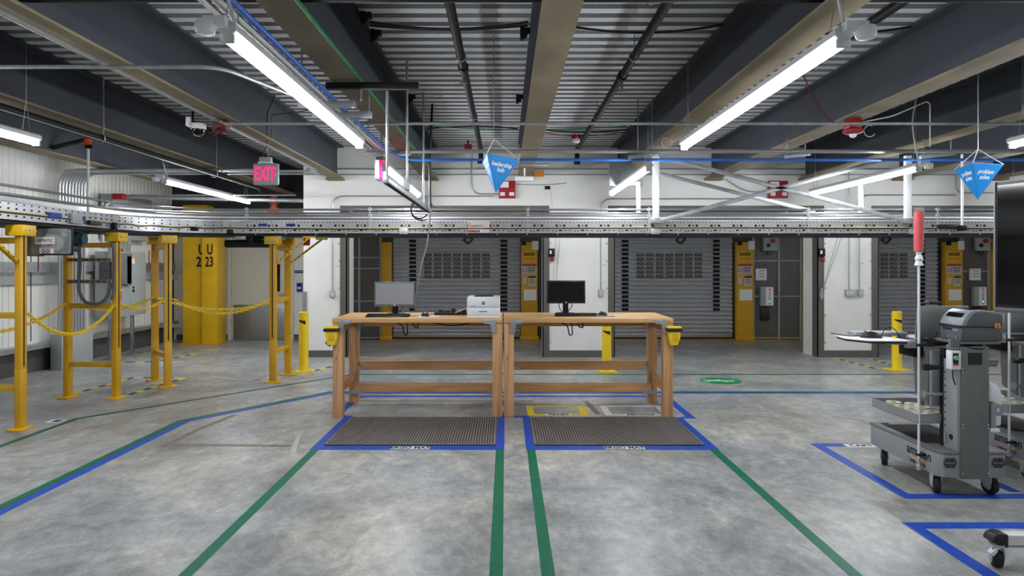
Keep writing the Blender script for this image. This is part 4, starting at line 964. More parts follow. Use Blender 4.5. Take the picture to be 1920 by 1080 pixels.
# ---- braced hanger frames of the conveyor
def frame(Y, x0, x1, ztop, label, braces, wv):
    t = thing('hanger_frame', label, 'hanger frame', ((x0 + x1) / 2, Y, 1.8))
    for x in (x0, x1): MB().box(x - wv / 2, x + wv / 2, Y - .025, Y + .025, CT - .02, ztop).build('upright', 'white_matte', t, bevel=.003)
    for (a, b) in braces: MB().bar((a[0], Y - .035, a[1]), (b[0], Y - .035, b[1]), .012, .048).build('diagonal_brace', 'galv', t, bevel=.002)
    for x in (x0, x1): MB().box(x - .06, x + .06, Y - .04, Y + .03, CT - .03, CT + .03).build('base_clip', 'galv', t, bevel=.003)
    return t
frame(7.86, 1.73, 4.63, 2.62, 'front white hanger frame with crossed braces above the conveyor', [((1.77, 1.87), (4.35, 2.57)), ((1.93, 2.57), (4.58, 1.87))], .07)
frame(8.53, 1.66, 4.44, 2.40, 'rear white hanger frame with one brace behind the crossed braces', [((1.92, 2.50), (3.85, 2.02))], .045)
single('beam_plate', MB().box(1.30, 1.72, 8.56, 8.60, 2.36, 2.66), 'galv', 'pale steel plate at the foot of the beam left of the braces', 'plate', bevel=.004)

# ================================================================== left wall equipment
t = thing('wire_trough', 'grey steel trough box standing on the floor by the left wall', 'electrical box', (-5.86, 9.0, 0))
MB().box(-5.89, -5.74, 8.83, 9.50, .0, .46).build('body', 'elec', t, bevel=.006)
MB().box(-5.742, -5.735, 8.87, 9.46, .03, .43).build('cover', 'elec', t, bevel=.003)
for k in range(9):
    y = 8.9 + .066 * k; top = 2.60 + .004 * k
    xe = (-3.2, -5.2, -3.4, -5.0, -5.1, -3.3, -5.2, -5.0, -5.1)[k]
    run('conduit', [(-5.82, y, .46), (-5.82, y, top), (xe, y, top)], .019, 'alu', ['first', 'second', 'third', 'fourth', 'fifth', 'sixth', 'seventh', 'eighth', 'last'][k] + ' vertical conduit of the row rising from the grey trough', 'conduit', fil=.22, group='row of conduits on the left wall')
t = thing('electrical_cabinet', 'tall grey electrical cabinet on strut legs by the left wall', 'electrical cabinet', (-5.78, 10.3, 0))
MB().box(-5.93, -5.66, 9.85, 10.75, .60, 1.56).build('body', 'elec', t, bevel=.008)
MB().box(-5.662, -5.655, 10.28, 10.72, .63, 1.53).build('door', 'elec', t, bevel=.003)
MB().box(-5.665, -5.60, 9.88, 10.24, 1.08, 1.54).build('disconnect', 'elec_dark', t, bevel=.006)
MB().box(-5.66, -5.60, 10.1, 10.22, 1.06, 1.5).build('cover', 'elec_dark', t, bevel=.006)
MB().box(-5.655, -5.651, 10.28, 10.40, 1.38, 1.50).build('label_plate', 'paper', t); MB().box(-5.655, -5.649, 10.28, 10.40, 1.46, 1.50).build('label_header', 'ink_orange', t)
MB().cyl((-5.655, 10.36, .97), (-5.64, 10.36, .97), .022, n=12).build('lock', 'dark', t); MB().cyl((-5.655, 10.36, 1.02), (-5.64, 10.36, 1.02), .016, n=12).build('lock', 'dark', t)
for y in (9.84, 10.42):
    q = MB().bar((-5.70, y, .01), (-5.70, y, 1.62 if y < 10 else .62), .045, .045).build('strut_leg', 'galv', t, bevel=.002)
    MB().box(-5.679, -5.676, y - .008, y + .008, .03, .6).build('leg_slot', 'dark', q)
    MB().box(-5.77, -5.63, y - .06, y + .06, .0, .012).build('leg_foot', 'galv', q, bevel=.002)
for k in range(5): MB().cyl((-5.80, 10.3 + .06 * k, 1.56), (-5.80, 10.3 + .06 * k, 1.745), .014, n=8).build('riser', 'alu', t)
MB().lathe([(.02, 1.56), (.04, 1.57), (.04, 1.6), (.02, 1.61)], (-5.72, 10.12, 0), 12).build('red_knob', 'red', t)
MB().box(-5.648, -5.642, 9.99, 10.03, .86, 1.04).build('red_white_tag', 'ink_red', t); MB().box(-5.648, -5.641, 9.99, 10.03, .98, 1.01).build('tag_band', 'paper', t)
t = thing('panel_box', 'large pale panel box high on the left wall behind the beacon', 'electrical box', (-5.9, 10.6, 1.9))
MB().box(-6.0, -5.80, 10.1, 11.2, 1.75, 2.42).build('body', 'elec', t, bevel=.01); MB().box(-5.80, -5.793, 10.15, 11.15, 1.8, 2.37).build('cover', 'elec', t, bevel=.004)
run('elbow_conduit', [(-5.86, 9.95, 1.6), (-5.86, 9.95, 2.25), (-5.6, 10.1, 2.38), (-5.0, 10.15, 2.36), (-3.0, 10.4, 2.34)], .03, 'galv', 'fat conduit curving from the wall toward the exit sign', 'conduit', fil=.25)
t = thing('horn_alarm', 'red alarm box high on the left wall above the conveyor', 'alarm', (-5.5, 9.6, 2.4))
MB().box(-5.60, -5.44, 9.7, 9.8, 2.30, 2.38).build('body', 'red', t, bevel=.008); MB().tube(arc((-5.66, 9.75, 2.22), .1, 60, 180, 8), .014, 8).build('conduit_tail', 'galv', t)
MB().tube([(-5.44, 9.75, 2.34), (-5.2, 9.75, 2.36), (-3.0, 9.75, 2.36)], .010, 8).build('conduit_run', 'galv', t)
run('hanging_wire', [(-5.98, 8.6, 1.6), (-5.98, 8.6, .4)], .006, 'dark', 'thin dark rod down the left wall beside the trough', 'rod', n=6)
run('hanging_wire', [(-4.45, 6.5, 1.70), (-4.45, 6.5, 1.30)], .006, 'red', 'thin red rod hanging below the guarded drive', 'rod', n=6)
run('orange_cord', [W(280, 470, 10.9), W(279, 490, 10.9), W(284, 503, 10.9), W(292, 516, 10.9)], .01, 'rust', 'orange cord hanging on the left wall near the bend', 'cord', fil=.1, n=6)
single('shelf_bracket', MB().box(-6.0, -5.5, 11.5, 11.6, 1.12, 1.20).box(-6.0, -5.5, 11.55, 11.6, .3, .36), 'galv', 'dark bracket rails on the wall left of the yellow column', 'bracket')

# yellow column
t = thing('column_guard', 'yellow steel column stencilled U 23 beside the beige door', 'column', (-5.25, 11.9, 0))
MB().box(-5.58, -5.15, 11.80, 12.05, .0, 2.40).build('left_casing', 'yellow', t, bevel=.006)
MB().box(-5.19, -4.93, 11.66, 12.05, .0, 2.16).build('right_casing', 'yellow', t, bevel=.006)
MB().box(-5.60, -4.91, 11.64, 12.06, .0, .02).build('foot', 'yellow_deep', t)
for x, y, h_, s_ in ((-5.245, 11.797, .24, .8), (-5.05, 11.657, .24, .62)):
    text('stencil', 'U', h_, (x, y, 1.62), CAMF, 'ink', t, s_, bold=.006); text('stencil', '23', h_ * .98, (x - .01, y, 1.41), CAMF, 'ink', t, s_, bold=.006)
# bits by the door
t = thing('card_reader', 'blue and white device on the wall right of the beige door', 'wall device', (-3.76, 12.45, 1.0))
MB().box(-3.80, -3.70, 12.40, 12.449, .88, 1.04).build('case', 'ink_blue', t, bevel=.012); MB().box(-3.785, -3.715, 12.397, 12.40, .93, .96).build('window', 'paper', t); MB().box(-3.77, -3.73, 12.396, 12.40, .985, 1.02).build('screen', 'dark', t)
t = thing('room_sign', 'small black room sign right of the beige door', 'sign', (-3.76, 12.45, 1.24))
MB().box(-3.85, -3.69, 12.44, 12.449, 1.215, 1.265).build('plate', 'ink', t); text('lettering', 'DOCK ROOM', .026, (-3.77, 12.437, 1.24), CAMF, 'ink_white', t)
single('red_tag', MB().box(-2.46, -2.38, 8.30, 8.31, 1.60, 1.70), 'ink_red', 'small red tag hanging below the conveyor by the yellow braces', 'tag')

# bollards
def bollard(x, y, label, hz, h_=.765, flip=1):
    t = thing('bollard', label, 'bollard', (x, y, 0), 'yellow bollards')
    MB().lathe([(.06, .012), (.06, h_ - .01), (.05, h_), (.004, h_ + .003)], (x, y, 0), 24).build('post', 'yellow_bright', t)
    MB().box(x - .13, x + .13, y - .09, y + .09, .0, .012).build('base_plate', 'yellow_bright', t, bevel=.003)
    a = [R(q) for q in range(-150, -49, 10)]
    mb = MB(); vs = []
    for k, q in enumerate(a):
        f = k / (len(a) - 1); off = .05 * f if flip > 0 else .05 * (1 - f)
        for z in (h_ - .16 - off + .05, h_ - .10 - off * (.2) ): vs.append((x + .0612 * math.cos(q), y + .0612 * math.sin(q), z))
    mb.add(vs, [(2 * k, 2 * k + 2, 2 * k + 3, 2 * k + 1) for k in range(len(a) - 1)]).build('black_patch', 'ink', t)
    for sx in (-1, 1): MB().cyl((x + sx * .1, y - .05, .012), (x + sx * .1, y - .05, .022), .012, n=8).build('anchor_bolt', 'yellow', t)
bollard(-2.58, 8.72, 'yellow bollard left of the workbenches', .7); bollard(1.29, 8.72, 'yellow bollard seen beyond the right workbench', .62, .63); bollard(5.10, 8.9, 'yellow bollard in front of the right roller door', .7, .76)

# ================================================================== floor tape
def strip(pts, w_, z=.0012, side=0.):      # flat ribbon along a polyline, mitred
    P = [Vector((p[0], p[1])) for p in pts]; n = len(P); L_, R_ = [], []
    for i in range(n):
        d0 = (P[i] - P[i - 1]).normalized() if i else (P[1] - P[0]).normalized(); d1 = (P[i + 1] - P[i]).normalized() if i < n - 1 else d0
        n0 = Vector((-d0.y, d0.x)); n1 = Vector((-d1.y, d1.x)); m_ = (n0 + n1).normalized(); k = 1 / max(.3, m_.dot(n0))
        L_.append(P[i] + m_ * k * (side + w_ / 2)); R_.append(P[i] + m_ * k * (side - w_ / 2))
    mb = MB(); vs = [(p.x, p.y, z) for p in L_] + [(p.x, p.y, z) for p in R_] + [(p.x, p.y, 0) for p in L_] + [(p.x, p.y, 0) for p in R_]
    fs = []
    for i in range(n - 1): fs += [(i, i + 1, n + i + 1, n + i), (i, 2 * n + i, 2 * n + i + 1, i + 1), (n + i, n + i + 1, 3 * n + i + 1, 3 * n + i)]
    fs += [(0, n, 3 * n, 2 * n), (n - 1, 3 * n - 1, 4 * n - 1, 2 * n - 1)]
    return mb.add(vs, fs)
def tape(pts, w_, m, label, side=0., z=.0012, group=None): return single('floor_tape', strip(pts, w_, z, side), m, label, 'floor tape', group)
tape([(-2.78, -1), (-2.78, 5.95), (-1.85, 7.265), (8.9, 7.265)], .06, 'tape_blue', 'long blue floor tape bending right behind the workbenches')
tape([(-2.78, -1), (-2.78, 5.95), (-1.85, 7.265), (8.9, 7.265)], .058, 'tape_green', 'green floor tape laid along the long blue tape', side=.062)
tape([(-3.8, -1), (-3.8, 6.05), (-2.72, 7.45), (-1.9, 8.5), (8.9, 8.5)], .055, 'tape_teal', 'dark green floor tape farther back past the bollards')
tape([(-1.405, -1), (-1.405, 5.03)], .06, 'tape_green', 'green floor tape leading to the left corner of the left mat')
tape([(-.042, -1), (-.042, 5.03)], .06, 'tape_green', 'green floor tape left of the gap between the mats')
tape([(.188, -1), (.188, 5.03)], .06, 'tape_green', 'green floor tape right of the gap between the mats')
tape([(1.535, -1), (1.535, 5.03)], .06, 'tape_green', 'green floor tape leading to the right corner of the right mat')
def frame_tape(polys, label, m='tape_blue', z=.0012):
    mb = MB()
    for k, (x0, x1, y0, y1) in enumerate(polys): mb.box(x0, x1, y0, y1, 0, z)
    return single('floor_tape', mb, m, label, 'floor tape')
frame_tape([(-1.445, -1.372, 5.03, 6.17), (-1.372, -.072, 5.03, 5.135), (-.072, -.010, 5.03, 6.17)], 'blue floor tape framing the left mat')
frame_tape([(.152, .212, 5.03, 6.17), (.212, 1.507, 5.03, 5.135), (1.507, 1.575, 5.03, 6.10)], 'blue floor tape framing the right mat')
frame_tape([(-.010, .152, 6.10, 6.17), (-1.56, -1.445, 6.12, 6.19), (1.575, 1.69, 6.06, 6.13), (-1.56, -1.49, 6.19, 7.12), (1.62, 1.69, 6.13, 7.12), (-1.49, 1.62, 7.04, 7.12)], 'blue floor tape around the feet of the workbenches')
frame_tape([FL(990, 779)[:1] + (FL(1104, 779)[0], 6.18, 6.225), (.2, .262, 6.225, 6.56), (.2, .76, 6.56, 6.61), (.69, .755, 6.225, 6.56)], 'yellow floor tape rectangle marked trash under the right workbench', 'tape_yellow')
frame_tape([(.905, 1.5, 6.18, 6.225), (.905, .97, 6.225, 6.56), (.905, 1.5, 6.56, 6.61), (1.435, 1.5, 6.225, 6.56)], 'white floor tape rectangle marked recycle under the right workbench', 'tape_white')
def floorlabel(x0, x1, y0, y1, s, size, label, z=.0013, wsc=1.):
    t = thing('floor_label', label, 'floor label', ((x0 + x1) / 2, (y0 + y1) / 2, z))
    MB().box(x0, x1, y0, y1, z, z + .0006).build('label_strip', 'paper', t); text('lettering', s, size, ((x0 + x1) / 2, (y0 + y1) / 2, z + .0008), UPF, 'ink', t, wsc, ext=.0003, bold=.003)
floorlabel(-.855, -.565, 5.045, 5.12, 'ERGO MAT', .075, 'white ERGO MAT label on the tape before the left mat', wsc=.80)
floorlabel(.735, 1.035, 5.045, 5.12, 'ERGO MAT', .075, 'white ERGO MAT label on the tape before the right mat', wsc=.80)
floorlabel(.36, .60, 6.185, 6.235, 'TRASH', .06, 'white TRASH label on the yellow tape')
floorlabel(1.06, 1.40, 6.185, 6.235, 'RECYCLE', .06, 'white RECYCLE label on the white tape')
floorlabel(2.56, 2.80, 5.10, 5.19, 'CART', .075, 'white label on the blue tape behind the printer cart', wsc=.9)
tape([(2.36, 5.17), (3.9, 5.17)], .085, 'tape_blue', 'blue floor tape behind the printer carts')
tape([(2.36, 5.20), (2.36, 4.02)], .075, 'tape_blue', 'blue floor tape left of the printer cart', z=.0014)
tape([(2.33, 4.02), (5.2, 4.02)], .08, 'tape_blue', 'blue floor tape in front of the printer carts', z=.0016)
tape([(3.06, 4.10), (3.06, 5.1)], .07, 'tape_blue', 'blue floor tape between the two printer carts', z=.001)
tape([(2.12, 3.57), (5.0, 3.57)], .085, 'tape_blue', 'blue floor tape behind the screen stand')
tape([(2.13, 3.61), (2.13, 1.5)], .075, 'tape_blue', 'blue floor tape running under the screen stand caster', z=.0014)
for pts, lb in (([FL(305, 838), FL(370, 806), FL(440, 778)], 'faint brown tape residue slanting beside the long blue tape'), ([FL(318, 834), FL(545, 836)], 'faint brown tape residue left of the left mat'), ([FL(1098, 752), FL(1122, 777)], 'dark tape residue between the yellow and white rectangles'), ([FL(668, 752), FL(1000, 752)], 'faint tape residue under the workbenches')):
    single('tape_residue', strip(pts, .055, .0006), 'residue', lb, 'floor mark')
single('floor_scuff', strip([FL(548, 856), FL(553, 836), FL(562, 812), FL(566, 806)], .035, .0006), 'scuff', 'pale curved scuff on the floor left of the left mat', 'floor mark')
# walkway sign
t = thing('floor_sign', 'green round floor sign with a white walking figure', 'floor sign', (2.53, 8.05, 0))
MB().lathe([(.235, 0), (.235, .0012)], (2.53, 8.03, 0), 32).build('disc', 'green_sign', t)
wk = MB()
for a, b, w_ in (((-.10, .02), (.06, .0), .05), ((.06, 0), (.16, .03), .02), ((-.10, .02), (-.19, .08), .025), ((-.10, .02), (-.18, -.06), .025), ((.03, .0), (-.02, .09), .02), ((.03, .0), (.06, -.09), .02), ((-.18, -.06), (-.21, -.03), .02)):
    wk.bar((2.53 + a[0], 8.03 + a[1], .0016), (2.53 + b[0], 8.03 + b[1], .0016), w_, .0006)
wk.cyl((2.53 + .12, 8.03, .0012), (2.53 + .12, 8.03, .0019), .035, n=14); wk.build('walking_figure', 'ink_white', t)
t = thing('floor_sign', 'small white floor sticker with a blue mark near the left stand', 'floor sign', (-4.0, 6.0, 0))
c = FL(104, 789.5); MB().box(c[0] - .06, c[0] + .06, c[1] - .06, c[1] + .06, 0, .001).build('sticker', 'paper', t); MB().box(c[0] - .02, c[0] + .05, c[1] - .04, c[1] + .04, .001, .0014).build('mark', 'ink_blue', t)
# hazard tape
def hazard(pts, label, w_=.05, step=.12):
    mb = MB()
    for a, b in zip(pts, pts[1:]):
        a = Vector((a[0], a[1], .0006)); b = Vector((b[0], b[1], .0006)); L_ = (b - a).length; n = max(1, int(L_ / step)); 
        for k in range(n):
            mb.mi = k % 2; mb.bar(a.lerp(b, k / n), a.lerp(b, (k + 1) / n), w_, .0012)
    single('hazard_tape', mb, ['tape_yellow', 'ink'], label, 'hazard tape')
hazard([FL(140, 738), FL(250, 708), FL(345, 709), FL(225, 745)], 'yellow and black hazard tape around the hose stand')
hazard([FL(180, 678.5), FL(290, 679), FL(368, 663), FL(255, 662)], 'yellow and black hazard tape before the electrical cabinet')
hazard([FL(1567, 671.5), FL(1640, 691), FL(1703, 694), FL(1630, 672)], 'yellow and black hazard tape around the right bollard')
hazard([FL(575, 699), FL(622, 687), FL(640, 686)], 'yellow and black hazard tape beside the left bollard')
hazard([FL(1097, 689), FL(1120, 694), FL(1160, 694), FL(1172, 690)], 'yellow and black hazard tape at the middle bollard')

# ================================================================== mats
def ergomat(x0, x1, y0, y1, label):
    t = thing('rubber_mat', label, 'floor mat', ((x0 + x1) / 2, (y0 + y1) / 2, 0), 'ribbed rubber floor mats')
    MB().box(x0 + .002, x1 - .002, y0 + .002, y1 - .002, .0014, .010).build('mat_body', 'mat_dark', t, bevel=.002)
    mb = MB(); n = 60; p_ = (x1 - x0 - .05) / n
    for k in range(n):
        c = x0 + .025 + p_ * (k + .5); mb.prism([(c - .0065, .010), (c - .0045, .0155), (c + .0045, .0155), (c + .0065, .010)], 'y', y0 + .03, y1 - .012)
    r_ = mb.build('ribs', 'mat_rubber', t, smooth=False); r_['kind'] = 'stuff'
    MB().box(x0 + .004, x1 - .004, y0 + .004, y0 + .026, .009, .014).build('edge_band', 'mat_rubber', t, bevel=.002)
    for xx in (x0 + .004, x1 - .020): MB().box(xx, xx + .016, y0 + .026, y1 - .004, .009, .014).build('edge_band', 'mat_rubber', t)
ergomat(-1.370, -.074, 5.140, 6.075, 'ribbed grey rubber mat before the left workbench'); ergomat(.214, 1.505, 5.140, 6.075, 'ribbed grey rubber mat before the right workbench')

# ================================================================== workbenches
def bench(x0, x1, label, outer):
    t = thing('workbench', label, 'workbench', ((x0 + x1) / 2, 6.48, 0), 'wooden workbenches')
    Y0, Y1, LW = 6.10, 6.87, .089
    tp = MB().box(x0, x1, Y0, Y1, .845, .885).build('top', 'top_wood', t, bevel=.004)
    legs = {}
    for sx in (0, 1):
        for sy in (0, 1):
            lx = x0 + .002 if sx == 0 else x1 - LW - .002; ly = Y0 + .012 if sy == 0 else Y1 - LW - .03
            legs[sx, sy] = MB().box(lx, lx + LW, ly, ly + LW, 0, .8435).build('leg', 'wood_z', t, bevel=.004)
        lx = x0 + .025 if sx == 0 else x1 - .063
        MB().box(lx, lx + .038, Y0 + .103, Y1 - .121, .205, .293).build('side_stretcher', 'wood_y', t, bevel=.003)
        MB().box(lx, lx + .038, Y0 + .103, Y1 - .121, .755, .843).build('side_apron', 'wood_y', t, bevel=.003)
    MB().box(x0 + .093, x1 - .093, Y1 - .095, Y1 - .057, .322, .41).build('back_stretcher', 'wood_x', t, bevel=.003)
    MB().box(x0 + .07, x1 - .07, Y1 - .161, Y1 - .123, .112, .2).build('lower_stretcher', 'wood_x', t, bevel=.003)
    MB().box(x0 + .093, x1 - .093, Y1 - .095, Y1 - .057, .755, .843).build('back_apron', 'wood_x', t, bevel=.003)
    for sx in (0, 1):                      # galvanized corner ties
        s_ = 1 if sx == 0 else -1; ex = (x0 + .06) if sx == 0 else (x1 - .06)
        y = Y0 - .004
        pl = [(0, 0), (.118, 0), (.118, -.018), (.105, -.035), (.06, -.038), (.045, -.052), (.04, -.105), (.022, -.12), (0, -.12)]
        p_ = MB().prism([(ex + s_ * u, .884 + v * 1.0 - .012) for u, v in pl], 'y', y, y + .003).build('corner_tie', 'galv', t, bevel=.001)
        for u, v in ((.02, -.03), (.02, -.07), (.02, -.1), (.05, -.018), (.08, -.018), (.1, -.018)):
            MB().cyl((ex + s_ * u, y - .0005, .872 + v), (ex + s_ * u, y - .004, .872 + v), .006, n=8).build('screw', 'galv_bright', p_)
        ix = x0 + .093 if sx == 0 else x1 - .093
        g = MB().prism([(ix + s_ * u, .84 + v) for u, v in ((0, 0), (.10, 0), (.085, -.03), (.03, -.05), (.02, -.16), (0, -.17))], 'y', Y1 - .115, Y1 - .112).build('inner_gusset', 'galv', t)
        MB().prism([(ix + s_ * u, .323 + v) for u, v in ((-.02, 0), (.075, .0), (.06, .03), (.0, .045), (-.02, .06), (-.02, -.09), (0, -.09))], 'y', Y1 - .126, Y1 - .1215).build('stretcher_tie', 'galv', t)
        MB().box(min(ix - s_ * .06, ix + s_ * .06), max(ix - s_ * .06, ix + s_ * .06), Y1 - .165, Y1 - .1615, .095, .135).build('stretcher_tie', 'galv', t)
        MB().box(min(ix - s_ * .08, ix + s_ * .015), max(ix - s_ * .08, ix + s_ * .015), Y1 - .17, Y1 - .1, .103, .11).build('stretcher_tie', 'galv', t)
    return t
bench(-1.552, -.028, 'wooden workbench on the left with grey monitor and white printer', -1)
bench(-.016, 1.502, 'wooden workbench on the right with black monitor', 1)
def holster(x, y, label, s_):
    t = thing('scanner_holster', label, 'scanner holder', (x, y, .62), 'yellow scanner holders on the bench legs')
    MB().prism([(x - .05, .80), (x + .05, .80), (x + .055, .73), (x + .035, .65), (x - .035, .65), (x - .052, .73)], 'y', y - .075, y - .003).build('cup', 'yellow_bright', t, bevel=.012)
    MB().box(x - .068, x + .068, y - .09, y - .01, .772, .80).build('collar', 'black_plastic', t, bevel=.01)
    MB().box(x - .064, x + .064, y - .086, y - .006, .80, .818).build('rim', 'yellow_bright', t, bevel=.007)
    MB().box(x - .02, x + .035, y - .079, y - .075, .69, .76).build('window', 'yellow', t, bevel=.001)
    MB().tube(arc((x + s_ * .0, y - .04, .70), .06, 200 if s_ < 0 else -20, 260 if s_ < 0 else -80, 8), .006, 6).build('strap', 'black_plastic', t)
holster(-1.545, 6.11, 'yellow scanner holder on the left bench leg', -1); holster(1.495, 6.11, 'yellow scanner holder on the right bench leg', 1)

TOPZ = .885
def monitor(c, wd, hg, zc, label, case, scr, rz, tilt):
    t = thing('monitor', label, 'monitor', (c[0], c[1], TOPZ), 'desktop monitors'); x, y = c
    mx = Matrix.Translation((x, y, zc)) @ Matrix.Rotation(rz, 4, 'Z') @ Matrix.Rotation(tilt, 4, 'X')
    MB().box(-wd / 2, wd / 2, 0, .03, -hg / 2, hg / 2).xf(mx).build('casing', case, t, bevel=.005)
    MB().box(-wd / 2 + .05, wd / 2 - .05, .03, .055, -hg / 2 + .04, hg / 2 - .04).xf(mx).build('back_cover', 'black_plastic', t, bevel=.01)
    MB().box(-wd / 2 + .014, wd / 2 - .014, -.0015, .0005, -hg / 2 + .02, hg / 2 - .014).xf(mx).build('screen', scr, t)
    MB().cyl((0, -.003, -hg / 2 + .010), (0, .001, -hg / 2 + .010), .007, n=12).xf(mx).build('logo', 'white_plastic', t)
    MB().prism([(x - .028, TOPZ + .012), (x + .028, TOPZ + .012), (x + .024, zc), (x - .024, zc)], 'y', y + .05, y + .075).build('stand_neck', 'black_plastic', t, bevel=.004)
    MB().box(x - .085, x + .085, y - .04, y + .12, TOPZ + .001, TOPZ + .014).build('stand_foot', 'black_plastic', t, bevel=.006)
    for s_ in (-1, 1): MB().tube(fillet([(x + s_ * .05, y + .06, zc - .05), (x + s_ * .07, y + .08, TOPZ + .07), (x + s_ * .02, y + .14, TOPZ + .008)], .04), .004, 6).build('cable', 'black_plastic', t)
monitor((-1.06, 6.52), .385, .235, 1.085, 'monitor with painted grey glare on the left workbench', 'elec_dark', 'screen_glare', R(3), R(-3))
monitor((.585, 6.60), .375, .222, 1.102, 'black monitor on the right workbench', 'black_plastic', 'screen', R(2), R(-3))
def keyboard(x, y, label, rz=0.):
    t = thing('keyboard', label, 'keyboard', (x, y, TOPZ), 'black keyboards'); wd = .40
    MB().prism([(y - .065, TOPZ + .001), (y + .065, TOPZ + .001), (y + .065, TOPZ + .022), (y - .065, TOPZ + .008)], 'x', x - wd / 2, x + wd / 2).build('body', 'black_plastic', t, bevel=.003)
    km = MB()
    for r_ in range(5):
        for c_ in range(19):
            cx, cy, cz = x - .185 + .0205 * c_, y - .045 + .0225 * r_, TOPZ + .010 + .0026 * r_
            km.prism([(cy - .008, cz), (cy + .008, cz), (cy + .0065, cz + .007), (cy - .0065, cz + .007)], 'x', cx - .0085, cx + .0085)
    ko = km.build('keys', 'black', t, smooth=False); ko['kind'] = 'stuff'
keyboard(-1.085, 6.29, 'black keyboard in front of the monitor with painted glare'); keyboard(.66, 6.38, 'black keyboard in front of the black monitor')
def mouse(x, y, z, label, rz=0., s=1.):
    t = thing('mouse', label, 'mouse', (x, y, z)); mb = MB(); n = 10; rings = []
    prof = [(-1, .25, .12), (-.85, .62, .5), (-.5, .9, .85), (0, 1, 1), (.45, .95, .9), (.8, .7, .6), (1, .3, .15)]
    vs = []; 
    for u, w_, h_ in prof:
        for k in range(n + 1):
            a = math.pi * k / n; vs.append((.031 * w_ * math.cos(a) * s, .055 * u * s, .036 * h_ * math.sin(a) * s + .001))
    fs = [(i * (n + 1) + k, i * (n + 1) + k + 1, (i + 1) * (n + 1) + k + 1, (i + 1) * (n + 1) + k) for i in range(len(prof) - 1) for k in range(n)]
    fs += [tuple(range(n + 1)), tuple(range((len(prof) - 1) * (n + 1), len(prof) * (n + 1)))] + [(i * (n + 1), (i + 1) * (n + 1), (i + 1) * (n + 1) + n, i * (n + 1) + n) for i in range(len(prof) - 1)]
    mx = Matrix.Translation((x, y, z)) @ Matrix.Rotation(rz, 4, 'Z')
    mb.add(vs, fs).xf(mx).build('shell', 'black_plastic', t)
    MB().cyl((-.004, .03 * s, .030 * s), (.004, .03 * s, .030 * s), .010 * s, n=10).xf(mx).build('wheel', 'grey_plastic', t)
    MB().tube([mx @ Vector(p) for p in ((0, .05, .01), (.02, .12, .006), (.10, .17, .006), (.2, .2, .006))], .003, 6).build('cord', 'black_plastic', t)
single('mouse_pad', MB().box(-.805, -.60, 6.155, 6.31, TOPZ, TOPZ + .008), 'paper_grey', 'pale mouse pad on the left workbench', 'mouse pad', bevel=.002)
mouse(-.735, 6.25, TOPZ + .008, 'black mouse on the pale pad on the left workbench', R(25), 1.1)
single('mouse_pad', MB().box(.835, 1.005, 6.27, 6.41, TOPZ, TOPZ + .008), 'grey_plastic', 'grey mouse pad on the right workbench', 'mouse pad', bevel=.002)
mouse(.905, 6.36, TOPZ + .008, 'black mouse on the grey pad on the right workbench', R(30))
# printer
t = thing('office_printer', 'white laser printer on the left workbench', 'printer', (-.2, 6.3, TOPZ)); x0, x1 = -.348, -.052
MB().box(x0, x1, 6.13, 6.46, TOPZ + .001, TOPZ + .025).build('base', 'white_plastic', t, bevel=.006)
MB().box(x0, x1, 6.13, 6.47, TOPZ + .026, TOPZ + .095).build('paper_drawer', 'white_plastic', t, bevel=.008)
MB().box(x0, x1, 6.135, 6.47, TOPZ + .097, TOPZ + .19).build('body', 'white_plastic', t, bevel=.014)
MB().box(x0 + .065, x1 - .06, 6.20, 6.42, TOPZ + .186, TOPZ + .199).build('output_slot', 'black_plastic', t, bevel=.003)
MB().box(x0 + .11, x1 - .115, 6.127, 6.13, TOPZ + .055, TOPZ + .064).build('drawer_grip', 'elec_dark', t, bevel=.001)
cx = (x0 + x1) / 2
MB().cyl((cx, 6.1345, TOPZ + .135), (cx, 6.132, TOPZ + .135), .014, n=20).build('logo_disc', 'ink', t); text('logo_letters', 'hp', .017, (cx, 6.1312, TOPZ + .136), CAMF, 'ink_white', t, shear=.25, ext=.0003)
MB().box(x0 + .03, x0 + .075, 6.133, 6.1345, TOPZ + .106, TOPZ + .110).build('model_print', 'grey_plastic', t)
run('printer_cable', [(-.345, 6.42, TOPZ + .08), (-.42, 6.45, TOPZ + .05), (-.50, 6.52, TOPZ + .012)], .005, 'cord_white', 'white cable slanting from the printer', 'cord', n=6)
t = thing('power_strip', 'black power strip with adapters behind the printer', 'power strip', (-.5, 6.6, TOPZ))
MB().box(-.68, -.36, 6.50, 6.56, TOPZ + .001, TOPZ + .03).build('strip_body', 'black_plastic', t, bevel=.006)
for x, h_ in ((-.62, .05), (-.56, .045), (-.50, .065), (-.40, .06)): MB().box(x - .02, x + .02, 6.505, 6.555, TOPZ + .03, TOPZ + h_).build('plug', 'black_plastic', t, bevel=.005)
for i, (x, z, lb) in enumerate(((-.95, .70, 'black cord bunch hanging under the left workbench'), (.60, .70, 'black cord bunch hanging under the right workbench'))):
    mb = MB(); mb.tube(fillet([(x - .14, 6.45, .845), (x - .02, 6.42, .80), (x, 6.42, z), (x + .03, 6.42, z + .01), (x + .02, 6.42, .82), (x + .06, 6.42, .842)], .03), .006, 6)
    mb.tube(fillet([(x + .07, 6.42, .843), (x + .09, 6.42, .78), (x + .13, 6.42, .77), (x + .12, 6.42, .842)], .03), .006, 6)
    single('cord_bunch', mb, 'black_plastic', lb, 'cord')
single('under_cord', MB().tube(fillet([(-.82, 6.40, .842), (-.70, 6.40, .825), (-.52, 6.40, .79), (-.40, 6.40, .80), (-.28, 6.40, .842)], .1), .006, 6), 'black_plastic', 'black cord swagged under the left workbench top', 'cord')

